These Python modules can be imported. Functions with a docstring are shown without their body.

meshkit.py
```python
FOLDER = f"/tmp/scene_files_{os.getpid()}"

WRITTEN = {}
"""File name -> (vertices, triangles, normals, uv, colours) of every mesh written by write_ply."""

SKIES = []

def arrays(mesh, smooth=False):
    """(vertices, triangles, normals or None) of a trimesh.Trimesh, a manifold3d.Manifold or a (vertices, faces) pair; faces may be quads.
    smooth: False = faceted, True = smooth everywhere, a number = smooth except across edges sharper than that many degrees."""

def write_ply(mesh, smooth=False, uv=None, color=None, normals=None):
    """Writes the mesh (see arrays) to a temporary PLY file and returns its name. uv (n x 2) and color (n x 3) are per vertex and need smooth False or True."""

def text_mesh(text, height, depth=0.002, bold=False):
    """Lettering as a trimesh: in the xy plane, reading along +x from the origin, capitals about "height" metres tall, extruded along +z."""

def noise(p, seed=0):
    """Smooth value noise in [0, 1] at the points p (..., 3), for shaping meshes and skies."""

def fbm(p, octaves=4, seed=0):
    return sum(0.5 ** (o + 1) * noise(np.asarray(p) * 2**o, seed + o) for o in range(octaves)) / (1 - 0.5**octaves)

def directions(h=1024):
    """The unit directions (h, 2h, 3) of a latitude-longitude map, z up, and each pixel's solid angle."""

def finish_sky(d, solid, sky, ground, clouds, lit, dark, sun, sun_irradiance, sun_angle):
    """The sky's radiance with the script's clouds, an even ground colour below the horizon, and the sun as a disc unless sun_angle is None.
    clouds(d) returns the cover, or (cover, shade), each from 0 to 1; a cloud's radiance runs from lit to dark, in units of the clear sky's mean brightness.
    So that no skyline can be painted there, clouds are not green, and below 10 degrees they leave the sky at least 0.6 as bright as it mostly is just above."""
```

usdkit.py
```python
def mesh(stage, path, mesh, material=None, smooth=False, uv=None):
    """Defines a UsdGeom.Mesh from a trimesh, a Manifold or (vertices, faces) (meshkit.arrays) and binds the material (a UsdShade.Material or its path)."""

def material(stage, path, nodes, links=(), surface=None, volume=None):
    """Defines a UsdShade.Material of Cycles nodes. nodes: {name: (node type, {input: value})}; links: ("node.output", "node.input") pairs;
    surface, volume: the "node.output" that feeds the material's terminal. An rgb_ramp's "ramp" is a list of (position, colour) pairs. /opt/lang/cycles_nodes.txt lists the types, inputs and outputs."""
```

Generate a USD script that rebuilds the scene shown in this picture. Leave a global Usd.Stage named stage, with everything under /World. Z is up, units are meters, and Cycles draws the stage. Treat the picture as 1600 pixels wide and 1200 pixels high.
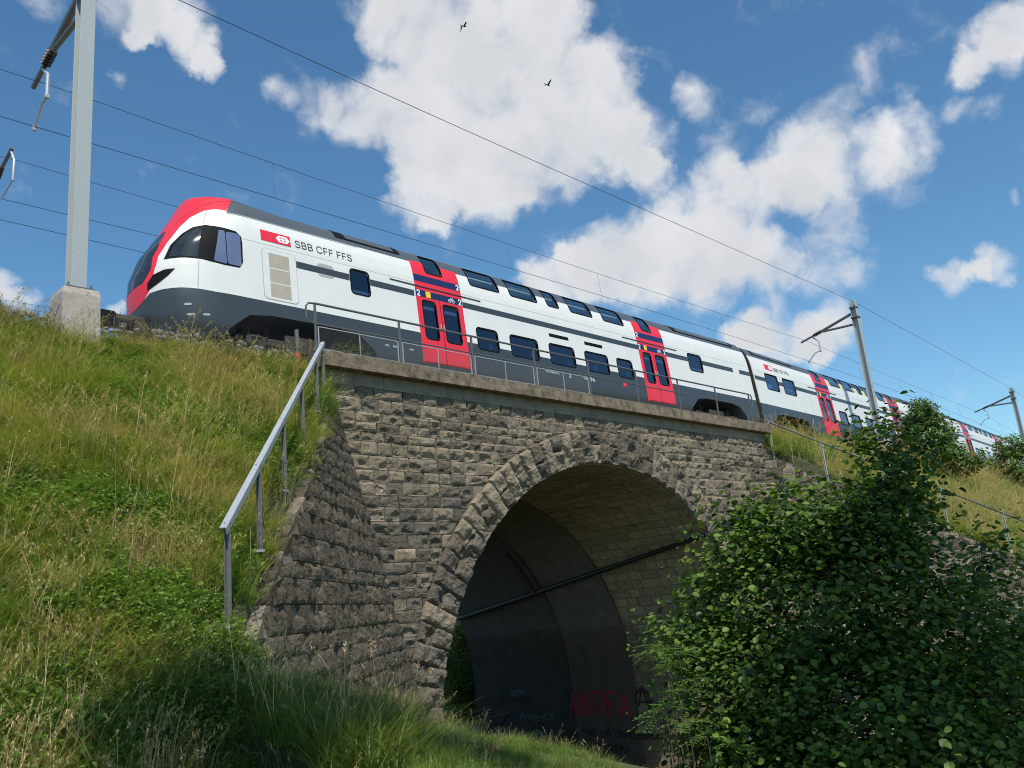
import math, random
import numpy as np, trimesh, manifold3d as m3
from shapely.geometry import box as sbox, Polygon
from pxr import Usd, UsdGeom, UsdLux, UsdShade, Sdf, Gf, Vt
import usdkit, meshkit

stage = Usd.Stage.CreateInMemory()
UsdGeom.SetStageUpAxis(stage, 'Z'); UsdGeom.SetStageMetersPerUnit(stage, 1.0)
stage.DefinePrim('/World', 'Xform'); stage.DefinePrim('/World/Looks', 'Scope')
rng = np.random.default_rng(7); random.seed(7)

# ------------------------------------------------------------ camera, sky, sun, exposure
F_PX, PITCH, ROLL, YAW = 1348.63, 0.252355, -0.09582, 0.756766
EXPOSURE = 0.10
SUN_AZ, SUN_EL = (-0.50, -0.866), math.radians(57)
SUN_INT, SKY_STR = 1.15, 0.10
hd = np.array([math.cos(YAW), math.sin(YAW), 0]); rt = np.array([math.sin(YAW), -math.cos(YAW), 0])
fw = hd * math.cos(PITCH) + np.array([0, 0, 1]) * math.sin(PITCH); up = np.cross(rt, fw)
r2 = rt * math.cos(ROLL) + up * math.sin(ROLL); u2 = -rt * math.sin(ROLL) + up * math.cos(ROLL)
cam = UsdGeom.Camera.Define(stage, '/World/camera')
cam.CreateHorizontalApertureAttr(36.0); cam.CreateVerticalApertureAttr(27.0)
cam.CreateFocalLengthAttr(36.0 * F_PX / 1600); cam.CreateExposureAttr(EXPOSURE)
cam.CreateClippingRangeAttr((0.05, 20000.0))
cam.AddTransformOp().Set(Gf.Matrix4d(*[float(v) for row in ((*r2, 0), (*u2, 0), (*(-fw), 0), (0, 0, 0, 1)) for v in row]))

ax = np.array([SUN_AZ[0], SUN_AZ[1]]); ax = ax / np.linalg.norm(ax)
S = np.array([ax[0] * math.cos(SUN_EL), ax[1] * math.cos(SUN_EL), math.sin(SUN_EL)])
sun = UsdLux.DistantLight.Define(stage, '/World/sun')
sun.CreateIntensityAttr(SUN_INT); sun.CreateAngleAttr(0.53); sun.CreateColorAttr(Gf.Vec3f(1.0, 0.955, 0.88)); sun.CreateNormalizeAttr(True)
zx = S; xx = np.cross([0, 0, 1], zx); xx /= np.linalg.norm(xx); yx = np.cross(zx, xx)
sun.AddTransformOp().Set(Gf.Matrix4d(*[float(v) for row in ((*xx, 0), (*yx, 0), (*zx, 0), (0, 0, 60, 1)) for v in row]))

CLOUDS = [(0.576,0.561,0.594,0.089),(0.535,0.608,0.586,0.058),(0.632,0.533,0.562,0.087),(0.62,0.586,0.522,0.099),(0.688,0.515,0.511,0.077),(0.562,0.638,0.526,0.056),(0.516,0.668,0.536,0.045),(0.468,0.699,0.541,0.032),(0.433,0.712,0.553,0.022),(0.604,0.638,0.477,0.061),(0.584,0.672,0.454,0.036),(0.73,0.48,0.486,0.052),(0.755,0.478,0.449,0.028),(0.681,0.563,0.468,0.05),(0.654,0.61,0.448,0.036),(0.689,0.464,0.557,0.034),(0.611,0.661,0.437,0.026),(0.634,0.482,0.605,0.041),(0.501,0.607,0.617,0.047),(0.292,0.747,0.598,0.036),(0.328,0.725,0.605,0.04),(0.354,0.731,0.583,0.028),(0.369,0.734,0.57,0.018),(0.22,0.774,0.593,0.025),(0.305,0.755,0.581,0.014),(0.297,0.781,0.55,0.011),(0.758,0.401,0.515,0.028),(0.785,0.396,0.477,0.037),(0.799,0.352,0.487,0.021),(0.822,0.276,0.498,0.032),(0.838,0.237,0.491,0.028),(0.858,0.218,0.466,0.015),(0.85,0.293,0.438,0.052),(0.871,0.251,0.422,0.044),(0.838,0.34,0.426,0.045),(0.799,0.417,0.433,0.034),(0.824,0.388,0.412,0.037),(0.867,0.327,0.376,0.042),(0.886,0.257,0.386,0.035),(0.802,0.44,0.404,0.019),(0.739,0.559,0.375,0.043),(0.772,0.51,0.381,0.051),(0.8,0.465,0.379,0.05),(0.828,0.422,0.369,0.039),(0.714,0.597,0.367,0.031),(0.78,0.522,0.344,0.04),(0.821,0.464,0.333,0.038),(0.849,0.408,0.335,0.035),(0.877,0.356,0.323,0.032),(0.895,0.324,0.308,0.021),(0.873,0.41,0.265,0.033),(0.893,0.368,0.26,0.027),(0.856,0.44,0.271,0.023),(0.849,0.457,0.264,0.018),(0.891,0.386,0.24,0.017),(0.869,0.142,0.475,0.037),(0.866,0.116,0.487,0.039),(0.867,0.172,0.467,0.02),(0.882,0.186,0.434,0.019),(0.888,0.166,0.429,0.012),(0.926,0.247,0.285,0.021),(0.936,0.204,0.288,0.022),(0.933,0.222,0.283,0.015),(0.924,0.168,0.344,0.009),(0.24,0.902,0.359,0.019),(0.261,0.901,0.346,0.015),(0.337,0.877,0.342,0.012),(0.706,0.611,0.359,0.031),(0.735,0.572,0.363,0.040),(0.790,0.417,0.449,0.033),(0.815,0.387,0.432,0.037),(0.777,0.452,0.437,0.028),(0.841,0.360,0.405,0.033),(0.761,0.541,0.358,0.036)]
CLOUD_LIT, CLOUD_GREY = (8.9, 8.95, 9.0), (6.2, 6.4, 6.75)


def sky_material():
    n, l = {}, []
    n['tc'] = ('texture_coordinate', {})
    n['nrm'] = ('vector_math', {'math_type': 'normalize'}); l.append(('tc.generated', 'nrm.vector1'))
    # domain warp so that the clouds have ragged edges
    n['wn'] = ('noise_texture', {'scale': 16.0, 'detail': 6.0, 'roughness': 0.6}); l.append(('nrm.vector', 'wn.vector'))
    n['wc'] = ('vector_math', {'math_type': 'subtract', 'vector2': (0.5, 0.5, 0.5)}); l.append(('wn.color', 'wc.vector1'))
    n['ws'] = ('vector_math', {'math_type': 'scale', 'scale': 0.06}); l.append(('wc.vector', 'ws.vector1'))
    n['wv'] = ('vector_math', {'math_type': 'add'}); l += [('nrm.vector', 'wv.vector1'), ('ws.vector', 'wv.vector2')]
    n['wd'] = ('vector_math', {'math_type': 'normalize'}); l.append(('wv.vector', 'wd.vector1'))
    prev = None
    for i, (x, y, z, r) in enumerate(CLOUDS):
        wgt = {**{j: .8 for j in range(26, 40)}, 27: .55, 28: .5, 29: .35, 35: .7, 36: .6, 37: .75, 30: .62, 31: .5, 32: .75, 34: .8, 39: .5, 38: .62, 48: .55, 49: .4, 67: .7, 69: .3, 70: .45, 71: .15, 72: .6, 7: .75, 8: .7, 58: .5, 59: .4, 23: .6, 25: .5, 63: .5}.get(i, 1.0)
        r = r * (1.3 if 40 <= i <= 54 else 1.14)
        k = math.sqrt(x * x + y * y + z * z); x, y, z = x / k, y / k, z / k
        cr = 1 - r * r / 2
        n[f'd{i}'] = ('vector_math', {'math_type': 'dot_product', 'vector2': (x, y, z)}); l.append(('wd.vector', f'd{i}.vector1'))
        n[f'm{i}'] = ('math', {'math_type': 'multiply_add', 'value2': wgt / (1 - cr), 'value3': -wgt * cr / (1 - cr)}); l.append((f'd{i}.value', f'm{i}.value1'))
        n[f'c{i}'] = ('math', {'math_type': 'maximum', 'value2': 0.0}); l.append((f'm{i}.value', f'c{i}.value1'))
        if prev:
            n[f'a{i}'] = ('math', {'math_type': 'add'}); l += [(prev, f'a{i}.value1'), (f'c{i}.value', f'a{i}.value2')]
            prev = f'a{i}.value'
        else:
            prev = f'c{i}.value'
    # the same kind of cumulus over the rest of the sky
    n['gn'] = ('noise_texture', {'scale': 4.2, 'detail': 7.0, 'roughness': 0.55}); l.append(('nrm.vector', 'gn.vector'))
    n['gm'] = ('map_range', {'clamp': True, 'from_min': 0.52, 'from_max': 0.66, 'to_min': 0.0, 'to_max': 0.9}); l.append(('gn.fac', 'gm.value'))
    n['gd'] = ('vector_math', {'math_type': 'dot_product', 'vector2': tuple(map(float, fw))}); l.append(('nrm.vector', 'gd.vector1'))
    n['gr'] = ('map_range', {'clamp': True, 'from_min': 0.70, 'from_max': 0.79, 'to_min': 1.0, 'to_max': 0.0}); l.append(('gd.value', 'gr.value'))
    n['gx'] = ('math', {'math_type': 'multiply'}); l += [('gm.result', 'gx.value1'), ('gr.result', 'gx.value2')]
    n['sum'] = ('math', {'math_type': 'add'}); l += [(prev, 'sum.value1'), ('gx.value', 'sum.value2')]
    n['cap'] = ('math', {'math_type': 'minimum', 'value2': 1.35}); l.append(('sum.value', 'cap.value1'))
    n['dn'] = ('noise_texture', {'scale': 20.0, 'detail': 8.0, 'roughness': 0.57, 'distortion': 0.35}); l.append(('nrm.vector', 'dn.vector'))
    n['dm'] = ('math', {'math_type': 'multiply_add', 'value2': 1.9, 'value3': -1.08}); l.append(('dn.fac', 'dm.value1'))
    n['den'] = ('math', {'math_type': 'add'}); l += [('cap.value', 'den.value1'), ('dm.value', 'den.value2')]
    n['cov'] = ('map_range', {'range_type': 'smoothstep', 'clamp': True, 'from_min': 0.0, 'from_max': 1.25, 'to_min': 0.0, 'to_max': 1.0}); l.append(('den.value', 'cov.value'))
    n['sn'] = ('noise_texture', {'scale': 11.0, 'detail': 5.0, 'roughness': 0.5}); l.append(('nrm.vector', 'sn.vector'))
    n['sh0'] = ('math', {'math_type': 'multiply_add', 'value2': 1.5, 'value3': -0.62}); l.append(('sn.fac', 'sh0.value1'))
    n['sh1'] = ('math', {'math_type': 'multiply_add', 'value2': 0.55, 'value3': 0.0}); l.append(('cap.value', 'sh1.value1'))
    n['sh2'] = ('math', {'math_type': 'add', 'use_clamp': True}); l += [('sh0.value', 'sh2.value1'), ('sh1.value', 'sh2.value2')]
    n['cc'] = ('mix', {'color1': CLOUD_LIT, 'color2': CLOUD_GREY}); l.append(('sh2.value', 'cc.fac'))
    n['sky'] = ('sky_texture', {'sky_type': 'single_scattering', 'sun_disc': False, 'sun_elevation': SUN_EL, 'sun_rotation': math.atan2(ax[0], ax[1]), 'altitude': 400.0, 'air_density': 1.0, 'aerosol_density': 0.4, 'ozone_density': 2.0})
    n['mx'] = ('mix', {}); n['sat'] = ('hsv', {'saturation': 1.15, 'value': 1.38}); l.append(('sky.color', 'sat.color'))
    n['tint'] = ('mix', {'mix_type': 'multiply', 'fac': 1.0, 'color2': (0.86, 1.04, 1.0)}); l.append(('sat.color', 'tint.color1'))
    l += [('cov.result', 'mx.fac'), ('tint.color', 'mx.color1'), ('cc.color', 'mx.color2')]
    n['bg'] = ('background_shader', {'strength': SKY_STR}); l.append(('mx.color', 'bg.color'))
    return usdkit.material(stage, '/World/Looks/sky', n, l, surface='bg.background')


dome = UsdLux.DomeLight.Define(stage, '/World/sky'); dome.CreateIntensityAttr(1.0)
UsdShade.MaterialBindingAPI.Apply(dome.GetPrim()).Bind(sky_material())
for k, v in (('label', 'deep blue summer sky with white and grey cumulus clouds'), ('category', 'sky'), ('kind', 'structure')):
    dome.GetPrim().SetCustomDataByKey(k, v)

# ------------------------------------------------------------ helpers
used = {}


def path_of(parent, name):
    base = (str(parent.GetPath()) if parent else '/World') + '/' + name
    k = used.get(base, -1) + 1; used[base] = k
    return base if k == 0 else f'{base}_{k:03d}'


def tag(p, label=None, cat=None, group=None, kind=None):
    p = p.GetPrim() if hasattr(p, 'GetPrim') else p
    for k, v in (('label', label), ('category', cat), ('group', group), ('kind', kind)):
        if v: p.SetCustomDataByKey(k, v)
    return p


def thing(name, label, cat, loc=(0, 0, 0), group=None, kind=None, matrix=None):
    x = UsdGeom.Xform.Define(stage, path_of(None, name))
    if matrix is not None: x.AddTransformOp().Set(matrix)
    else: x.AddTranslateOp().Set(Gf.Vec3d(*map(float, loc)))
    return tag(x, label, cat, group, kind)


def obj(name, mesh, mat, parent=None, smooth=False, label=None, kind=None):
    if isinstance(mesh, list): mesh = cat(mesh)
    m = usdkit.mesh(stage, path_of(parent, name), mesh, mat, smooth)
    return tag(m, label, None, None, kind)


def cat(ms):
    vs, fs, n = [], [], 0
    for m in ms:
        v, f, _ = meshkit.arrays(m); vs.append(v); fs.append(f + n); n += len(v)
    return (np.vstack(vs), np.vstack(fs))


def moved(m, d):
    v, f, _ = meshkit.arrays(m); return (v + np.asarray(d, float), f)


def bx(x0, x1, y0, y1, z0, z1):
    m = trimesh.creation.box([x1 - x0, y1 - y0, z1 - z0]); m.apply_translation([(x0 + x1) / 2, (y0 + y1) / 2, (z0 + z1) / 2]); return m


def rbox(x0, x1, y0, y1, z0, z1, r=0.01):
    pts = [(x, y, z) for x in (x0, x1) for y in (y0, y1) for z in (z0, z1)]; out = []
    c = np.mean(pts, 0)
    for p in pts:
        s = np.sign(c - np.array(p))
        for k in range(3):
            q = np.array(p, float); o = s * r; o[k] = 0; out.append(q + o)
    return m3.Manifold.hull_points(np.array(out, float))


def tube(pts, r, n=8, cap=True):
    pts = np.asarray(pts, float); m = len(pts)
    rs = np.full(m, r) if np.ndim(r) == 0 else np.asarray(r, float)
    t = np.gradient(pts, axis=0); t /= np.maximum(np.linalg.norm(t, axis=1, keepdims=True), 1e-9)
    a = np.cross(t[0], [0, 0, 1.0] if abs(t[0][2]) < .9 else [1.0, 0, 0]); V = []
    for i in range(m):
        a = a - t[i] * (a @ t[i]); a /= np.linalg.norm(a); b = np.cross(t[i], a)
        an = np.arange(n) * 2 * np.pi / n
        V.append(pts[i] + rs[i] * (np.cos(an)[:, None] * a + np.sin(an)[:, None] * b))
    V = np.vstack(V); Fc = []
    for i in range(m - 1):
        for k in range(n):
            a, b = i * n + k, i * n + (k + 1) % n
            Fc += [(a, b, a + n), (b, b + n, a + n)]
    if cap:
        V = np.vstack([V, pts[:1], pts[-1:]]); c0, c1 = len(V) - 2, len(V) - 1
        for k in range(n):
            Fc += [(c0, (k + 1) % n, k), (c1, (m - 1) * n + k, (m - 1) * n + (k + 1) % n)]
    return (V, np.array(Fc))


def bar(a, b, w, t, upv=(0, 0, 1)):
    """A flat bar between two points: w across, t thick."""
    a, b = np.asarray(a, float), np.asarray(b, float); d = b - a; d /= np.linalg.norm(d)
    s = np.cross(d, upv); s /= np.linalg.norm(s); q = np.cross(s, d)
    V = np.array([p + s * i * w / 2 + q * j * t / 2 for p in (a, b) for i, j in ((-1, -1), (1, -1), (1, 1), (-1, 1))])
    Fc = np.array([(0, 1, 2), (0, 2, 3), (4, 6, 5), (4, 7, 6)] + [t_ for k in range(4) for t_ in ((k, k + 4, (k + 1) % 4), ((k + 1) % 4, k + 4, (k + 1) % 4 + 4))])
    return (V, Fc)


# ------------------------------------------------------------ materials
def mat(name, col, rough=0.6, metal=0.0, noise=None, bump=None, spec=0.5, coat=0.0):
    """noise: (scale, other colour, amount); bump: (scale, strength, distance)."""
    n = {'p': ('principled_bsdf', {'base_color': col, 'roughness': rough, 'metallic': metal, 'specular_ior_level': spec, 'coat_weight': coat})}; l = []
    if noise or bump: n['g'] = ('geometry', {})
    if noise:
        sc, c2, amt = noise
        n['n'] = ('noise_texture', {'scale': sc, 'detail': 6.0, 'roughness': 0.6}); l.append(('g.position', 'n.vector'))
        n['r'] = ('map_range', {'clamp': True, 'from_min': 0.35, 'from_max': 0.68, 'to_min': 0.0, 'to_max': amt}); l.append(('n.fac', 'r.value'))
        n['m'] = ('mix', {'color1': col, 'color2': c2}); l += [('r.result', 'm.fac'), ('m.color', 'p.base_color')]
    if bump:
        n['bn'] = ('noise_texture', {'scale': bump[0], 'detail': 8.0, 'roughness': 0.65}); l.append(('g.position', 'bn.vector'))
        n['b'] = ('bump', {'strength': bump[1], 'distance': bump[2]}); l += [('bn.fac', 'b.height'), ('b.normal', 'p.normal')]
    return usdkit.material(stage, '/World/Looks/' + name, n, l, surface='p.BSDF')


def stone_mat(name, light, mid, dark, stain=0.5, island=False):
    n = {'g': ('geometry', {}), 'p': ('principled_bsdf', {'roughness': 0.92, 'specular_ior_level': 0.25})}; l = []
    n['n1'] = ('noise_texture', {'scale': 2.6, 'detail': 7.0, 'roughness': 0.62}); l.append(('g.position', 'n1.vector'))
    sc_ = lambda c: tuple(v * .82 * w for v, w in zip(c, (1.0, .97, .92)))
    n['r1'] = ('rgb_ramp', {'ramp': [(0.0, sc_(dark)), (0.38, sc_(mid)), (0.56, sc_(mid)), (0.72, sc_(light)), (1.0, sc_(light))]}); l.append(('n1.fac', 'r1.fac'))
    n['n2'] = ('noise_texture', {'scale': 9.0, 'detail': 8.0, 'roughness': 0.7}); l.append(('g.position', 'n2.vector'))
    n['r2'] = ('map_range', {'clamp': True, 'from_min': 0.52, 'from_max': 0.68, 'to_min': 0.0, 'to_max': stain}); l.append(('n2.fac', 'r2.value'))
    n['m2'] = ('mix', {'color2': (0.045, 0.042, 0.038)}); l += [('r2.result', 'm2.fac'), ('r1.color', 'm2.color1')]
    # vertical run-off streaks
    n['mp'] = ('mapping', {'scale': (3.2, 3.2, 0.35)}); l.append(('g.position', 'mp.vector'))
    n['n3'] = ('noise_texture', {'scale': 1.6, 'detail': 5.0, 'roughness': 0.6}); l.append(('mp.vector', 'n3.vector'))
    n['r3'] = ('map_range', {'clamp': True, 'from_min': 0.5, 'from_max': 0.72, 'to_min': 0.0, 'to_max': 0.55}); l.append(('n3.fac', 'r3.value'))
    n['m3'] = ('mix', {'color2': (0.075, 0.07, 0.062)}); l += [('r3.result', 'm3.fac'), ('m2.color', 'm3.color1')]
    # pale lichen flecks
    n['v'] = ('noise_texture', {'scale': 38.0, 'detail': 4.0, 'roughness': 0.7}); l.append(('g.position', 'v.vector'))
    n['rv'] = ('map_range', {'clamp': True, 'from_min': 0.64, 'from_max': 0.72, 'to_min': 0.0, 'to_max': 0.55}); l.append(('v.fac', 'rv.value'))
    n['m4'] = ('mix', {'color2': (0.40, 0.385, 0.34)}); l += [('rv.result', 'm4.fac'), ('m3.color', 'm4.color1')]
    last = 'm4.color'
    if island:
        n['hv'] = ('map_range', {'from_min': 0.0, 'from_max': 1.0, 'to_min': 0.6, 'to_max': 1.35}); l.append(('g.random_per_island', 'hv.value'))
        n['hs'] = ('hsv', {}); l += [(last, 'hs.color'), ('hv.result', 'hs.value')]; last = 'hs.color'
    l.append((last, 'p.base_color'))
    n['bn'] = ('noise_texture', {'scale': 17.0, 'detail': 9.0, 'roughness': 0.7}); l.append(('g.position', 'bn.vector'))
    n['b'] = ('bump', {'strength': 0.9, 'distance': 0.035}); l += [('bn.fac', 'b.height'), ('b.normal', 'p.normal')]
    return usdkit.material(stage, '/World/Looks/' + name, n, l, surface='p.BSDF')


def leaf_mat(name, a, b, c=None, trans=0.35, rough=0.5, nscale=0.9, spec=0.3, dry=None):
    """Foliage: colour from a to b by instance or island, patches of c by place, with light passing through."""
    n = {'g': ('geometry', {}), 'oi': ('object_info', {})}; l = []
    n['s'] = ('math', {'math_type': 'add'}); l += [('g.random_per_island', 's.value1'), ('oi.random', 's.value2')]
    n['fr'] = ('math', {'math_type': 'fraction'}); l.append(('s.value', 'fr.value1'))
    n['m'] = ('mix', {'color1': a, 'color2': b}); l.append(('fr.value', 'm.fac'))
    last = 'm.color'
    if c:
        n['n'] = ('noise_texture', {'scale': nscale, 'detail': 4.0, 'roughness': 0.6}); l.append(('g.position', 'n.vector'))
        n['r'] = ('map_range', {'clamp': True, 'from_min': 0.46, 'from_max': 0.62, 'to_min': 0.0, 'to_max': 0.85}); l.append(('n.fac', 'r.value'))
        n['mc'] = ('mix', {'color2': c}); l += [('r.result', 'mc.fac'), (last, 'mc.color1')]; last = 'mc.color'
    n['p'] = ('principled_bsdf', {'roughness': rough, 'specular_ior_level': spec}); l.append((last, 'p.base_color'))
    n['tc'] = ('mix', {'mix_type': 'multiply', 'fac': 1.0, 'color2': (1.25, 1.35, 0.55)}); l.append((last, 'tc.color1'))
    n['t'] = ('translucent_bsdf', {}); l.append(('tc.color', 't.color'))
    n['mx'] = ('mix_closure', {'fac': trans}); l += [('p.BSDF', 'mx.closure1'), ('t.BSDF', 'mx.closure2')]
    return usdkit.material(stage, '/World/Looks/' + name, n, l, surface='mx.closure')


def paint(name, col, rough=0.32, dirt=0.12, spec=0.5):
    """Vehicle paint with a slight film of road dust and a barely uneven sheet."""
    return mat(name, col, rough, 0.0, (1.3, tuple(c * 0.72 + 0.02 for c in col), dirt), (2.2, 0.05, 0.02), spec)


M = dict(
    white=paint('train_white', (0.70, 0.695, 0.665), 0.35, 0.22), grey=paint('train_grey', (0.040, 0.050, 0.058), 0.33, 0.3),
    roof=paint('train_roof', (0.075, 0.088, 0.10), 0.38, 0.35), red=paint('train_red', (0.72, 0.026, 0.045), 0.33, 0.08),
    navy=paint('train_navy', (0.012, 0.02, 0.085), 0.35, 0.1), yellow=paint('train_yellow', (0.85, 0.52, 0.03), 0.4, 0.05),
    beige=mat('vent_beige', (0.42, 0.37, 0.30), 0.6, 0, (4, (0.3, 0.26, 0.2), 0.5)), black=mat('rubber_black', (0.010, 0.010, 0.011), 0.6, 0, None, None, 0.06), rubble=mat('rubble', (0.25, 0.21, 0.16), 0.95, 0, (9, (0.15, 0.125, 0.095), 0.9), (30, 0.8, 0.03)),
    seat=mat('seat_cloth', (0.13, 0.15, 0.25), 0.9), lining=mat('carriage_lining', (0.62, 0.62, 0.58), 0.7), glass=mat('train_glass', (0.012, 0.022, 0.05), 0.04, 0, (1.6, (0.03, 0.045, 0.085), 0.6), None, 0.9), upper_glass=mat('upper_glass', (0.035, 0.055, 0.065), 0.05, 0.35, (1.1, (0.10, 0.14, 0.15), 0.7), None, 1.0), windscreen=mat('windscreen', (0.02, 0.028, 0.036), 0.08, 0, None, None, 0.6),
    blind=mat('blind', (0.10, 0.13, 0.24), 0.15, 0, (2, (0.2, 0.22, 0.3), 0.4), None, 0.7),
    dark=mat('underframe', (0.028, 0.024, 0.021), 0.75, 0, (3, (0.06, 0.045, 0.033), 0.7)), lettering=mat('lettering_grey', (0.05, 0.055, 0.06), 0.5),
    lettering_white=mat('lettering_white', (0.8, 0.8, 0.8), 0.5), seam=mat('panel_seam', (0.36, 0.36, 0.355), 0.5),
    galv=mat('galvanised_steel', (0.42, 0.445, 0.46), 0.5, 0.25, (28, (0.30, 0.325, 0.345), 0.8), (60, 0.1, 0.01)),
    mast=mat('mast_steel', (0.40, 0.43, 0.43), 0.55, 0.15, (22, (0.31, 0.345, 0.35), 0.7), (70, 0.15, 0.01)),
    darksteel=mat('weathered_steel', (0.10, 0.105, 0.11), 0.55, 0.3, (20, (0.17, 0.15, 0.13), 0.7)),
    wire=mat('wire_dark', (0.02, 0.022, 0.025), 0.5), insul=mat('insulator_brown', (0.035, 0.018, 0.014), 0.25),
    concrete=mat('plinth_concrete', (0.42, 0.375, 0.33), 0.9, 0, (9, (0.30, 0.255, 0.22), 0.7), (30, 0.4, 0.02)),
    cornice=mat('cornice_concrete', (0.26, 0.20, 0.14), 0.95, 0, (5, (0.07, 0.055, 0.04), 0.95), (45, 0.9, 0.03)),
    fascia=mat('fascia_concrete', (0.31, 0.25, 0.18), 0.92, 0, (3, (0.14, 0.13, 0.12), 0.8), (30, 0.4, 0.015)),
    mortar=mat('mortar', (0.25, 0.215, 0.165), 0.95, 0, (5, (0.10, 0.09, 0.08), 0.8), (40, 0.6, 0.02)),
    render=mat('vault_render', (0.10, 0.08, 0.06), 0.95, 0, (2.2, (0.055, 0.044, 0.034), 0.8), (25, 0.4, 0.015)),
    ballast=mat('ballast', (0.23, 0.20, 0.175), 0.95, 0, (14, (0.09, 0.08, 0.07), 0.9), (22, 1.0, 0.06)),
    rail=mat('rail_steel', (0.16, 0.10, 0.07), 0.6, 0.4), sleeper=mat('sleeper', (0.28, 0.26, 0.24), 0.9),
    soil=mat('soil', (0.085, 0.075, 0.04), 0.98, 0, (3.5, (0.05, 0.075, 0.02), 0.9), (9, 0.8, 0.06)),
    pipe=mat('drain_pipe', (0.010, 0.011, 0.013), 0.35), clamp=mat('clamp_bright', (0.55, 0.55, 0.55), 0.35, 0.6),
    orange=mat('marker_orange', (0.55, 0.10, 0.05), 0.6), bark=mat('bark', (0.10, 0.075, 0.05), 0.9, 0, (12, (0.05, 0.04, 0.03), 0.8)),
    feather=mat('bird_dark', (0.02, 0.022, 0.02), 0.7), spray_red=mat('spray_red', (0.42, 0.012, 0.03), 0.8, 0, (6, (0.28, 0.015, 0.03), 0.6)), spray_black=mat('spray_black', (0.012, 0.012, 0.012), 0.8),
    spray_white=mat('spray_white', (0.11, 0.115, 0.115), 0.8, 0, (5, (0.2, 0.2, 0.2), 0.7)), spray_teal=mat('spray_teal', (0.06, 0.11, 0.12), 0.85, 0, (4, (0.03, 0.035, 0.04), 0.8)),
    stoneb=mat('gabion_stone', (0.30, 0.28, 0.26), 0.95, 0, (9, (0.12, 0.11, 0.10), 0.9), (30, 0.7, 0.02)),
)
STONE = [stone_mat(f'stone_tone_{k}', *c) for k, c in enumerate([
    ((0.36, 0.305, 0.225), (0.25, 0.212, 0.16), (0.11, 0.097, 0.079), 0.55), ((0.27, 0.237, 0.187), (0.175, 0.153, 0.125), (0.08, 0.072, 0.06), 0.65),
    ((0.215, 0.19, 0.155), (0.13, 0.115, 0.097), (0.06, 0.054, 0.047), 0.65), ((0.42, 0.355, 0.255), (0.30, 0.252, 0.184), (0.16, 0.136, 0.104), 0.45),
    ((0.26, 0.215, 0.165), (0.165, 0.138, 0.108), (0.075, 0.064, 0.052), 0.65)])]
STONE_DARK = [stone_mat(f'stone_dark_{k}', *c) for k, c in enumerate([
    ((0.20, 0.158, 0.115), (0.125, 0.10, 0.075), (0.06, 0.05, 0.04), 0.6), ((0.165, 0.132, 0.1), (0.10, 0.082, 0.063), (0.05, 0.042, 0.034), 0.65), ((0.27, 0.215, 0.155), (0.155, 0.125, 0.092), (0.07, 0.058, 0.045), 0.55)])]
STONE_MIX = stone_mat('stone_mixed', (0.30, 0.257, 0.195), (0.20, 0.172, 0.134), (0.09, 0.079, 0.065), 0.55, island=True)
VAULT = [stone_mat(f'vault_tone_{k}', *c) for k, c in enumerate([((0.46, 0.37, 0.24), (0.34, 0.27, 0.18), (0.2, 0.16, 0.11), 0.4), ((0.38, 0.31, 0.21), (0.27, 0.22, 0.15), (0.16, 0.13, 0.095), 0.5)])]

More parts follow.
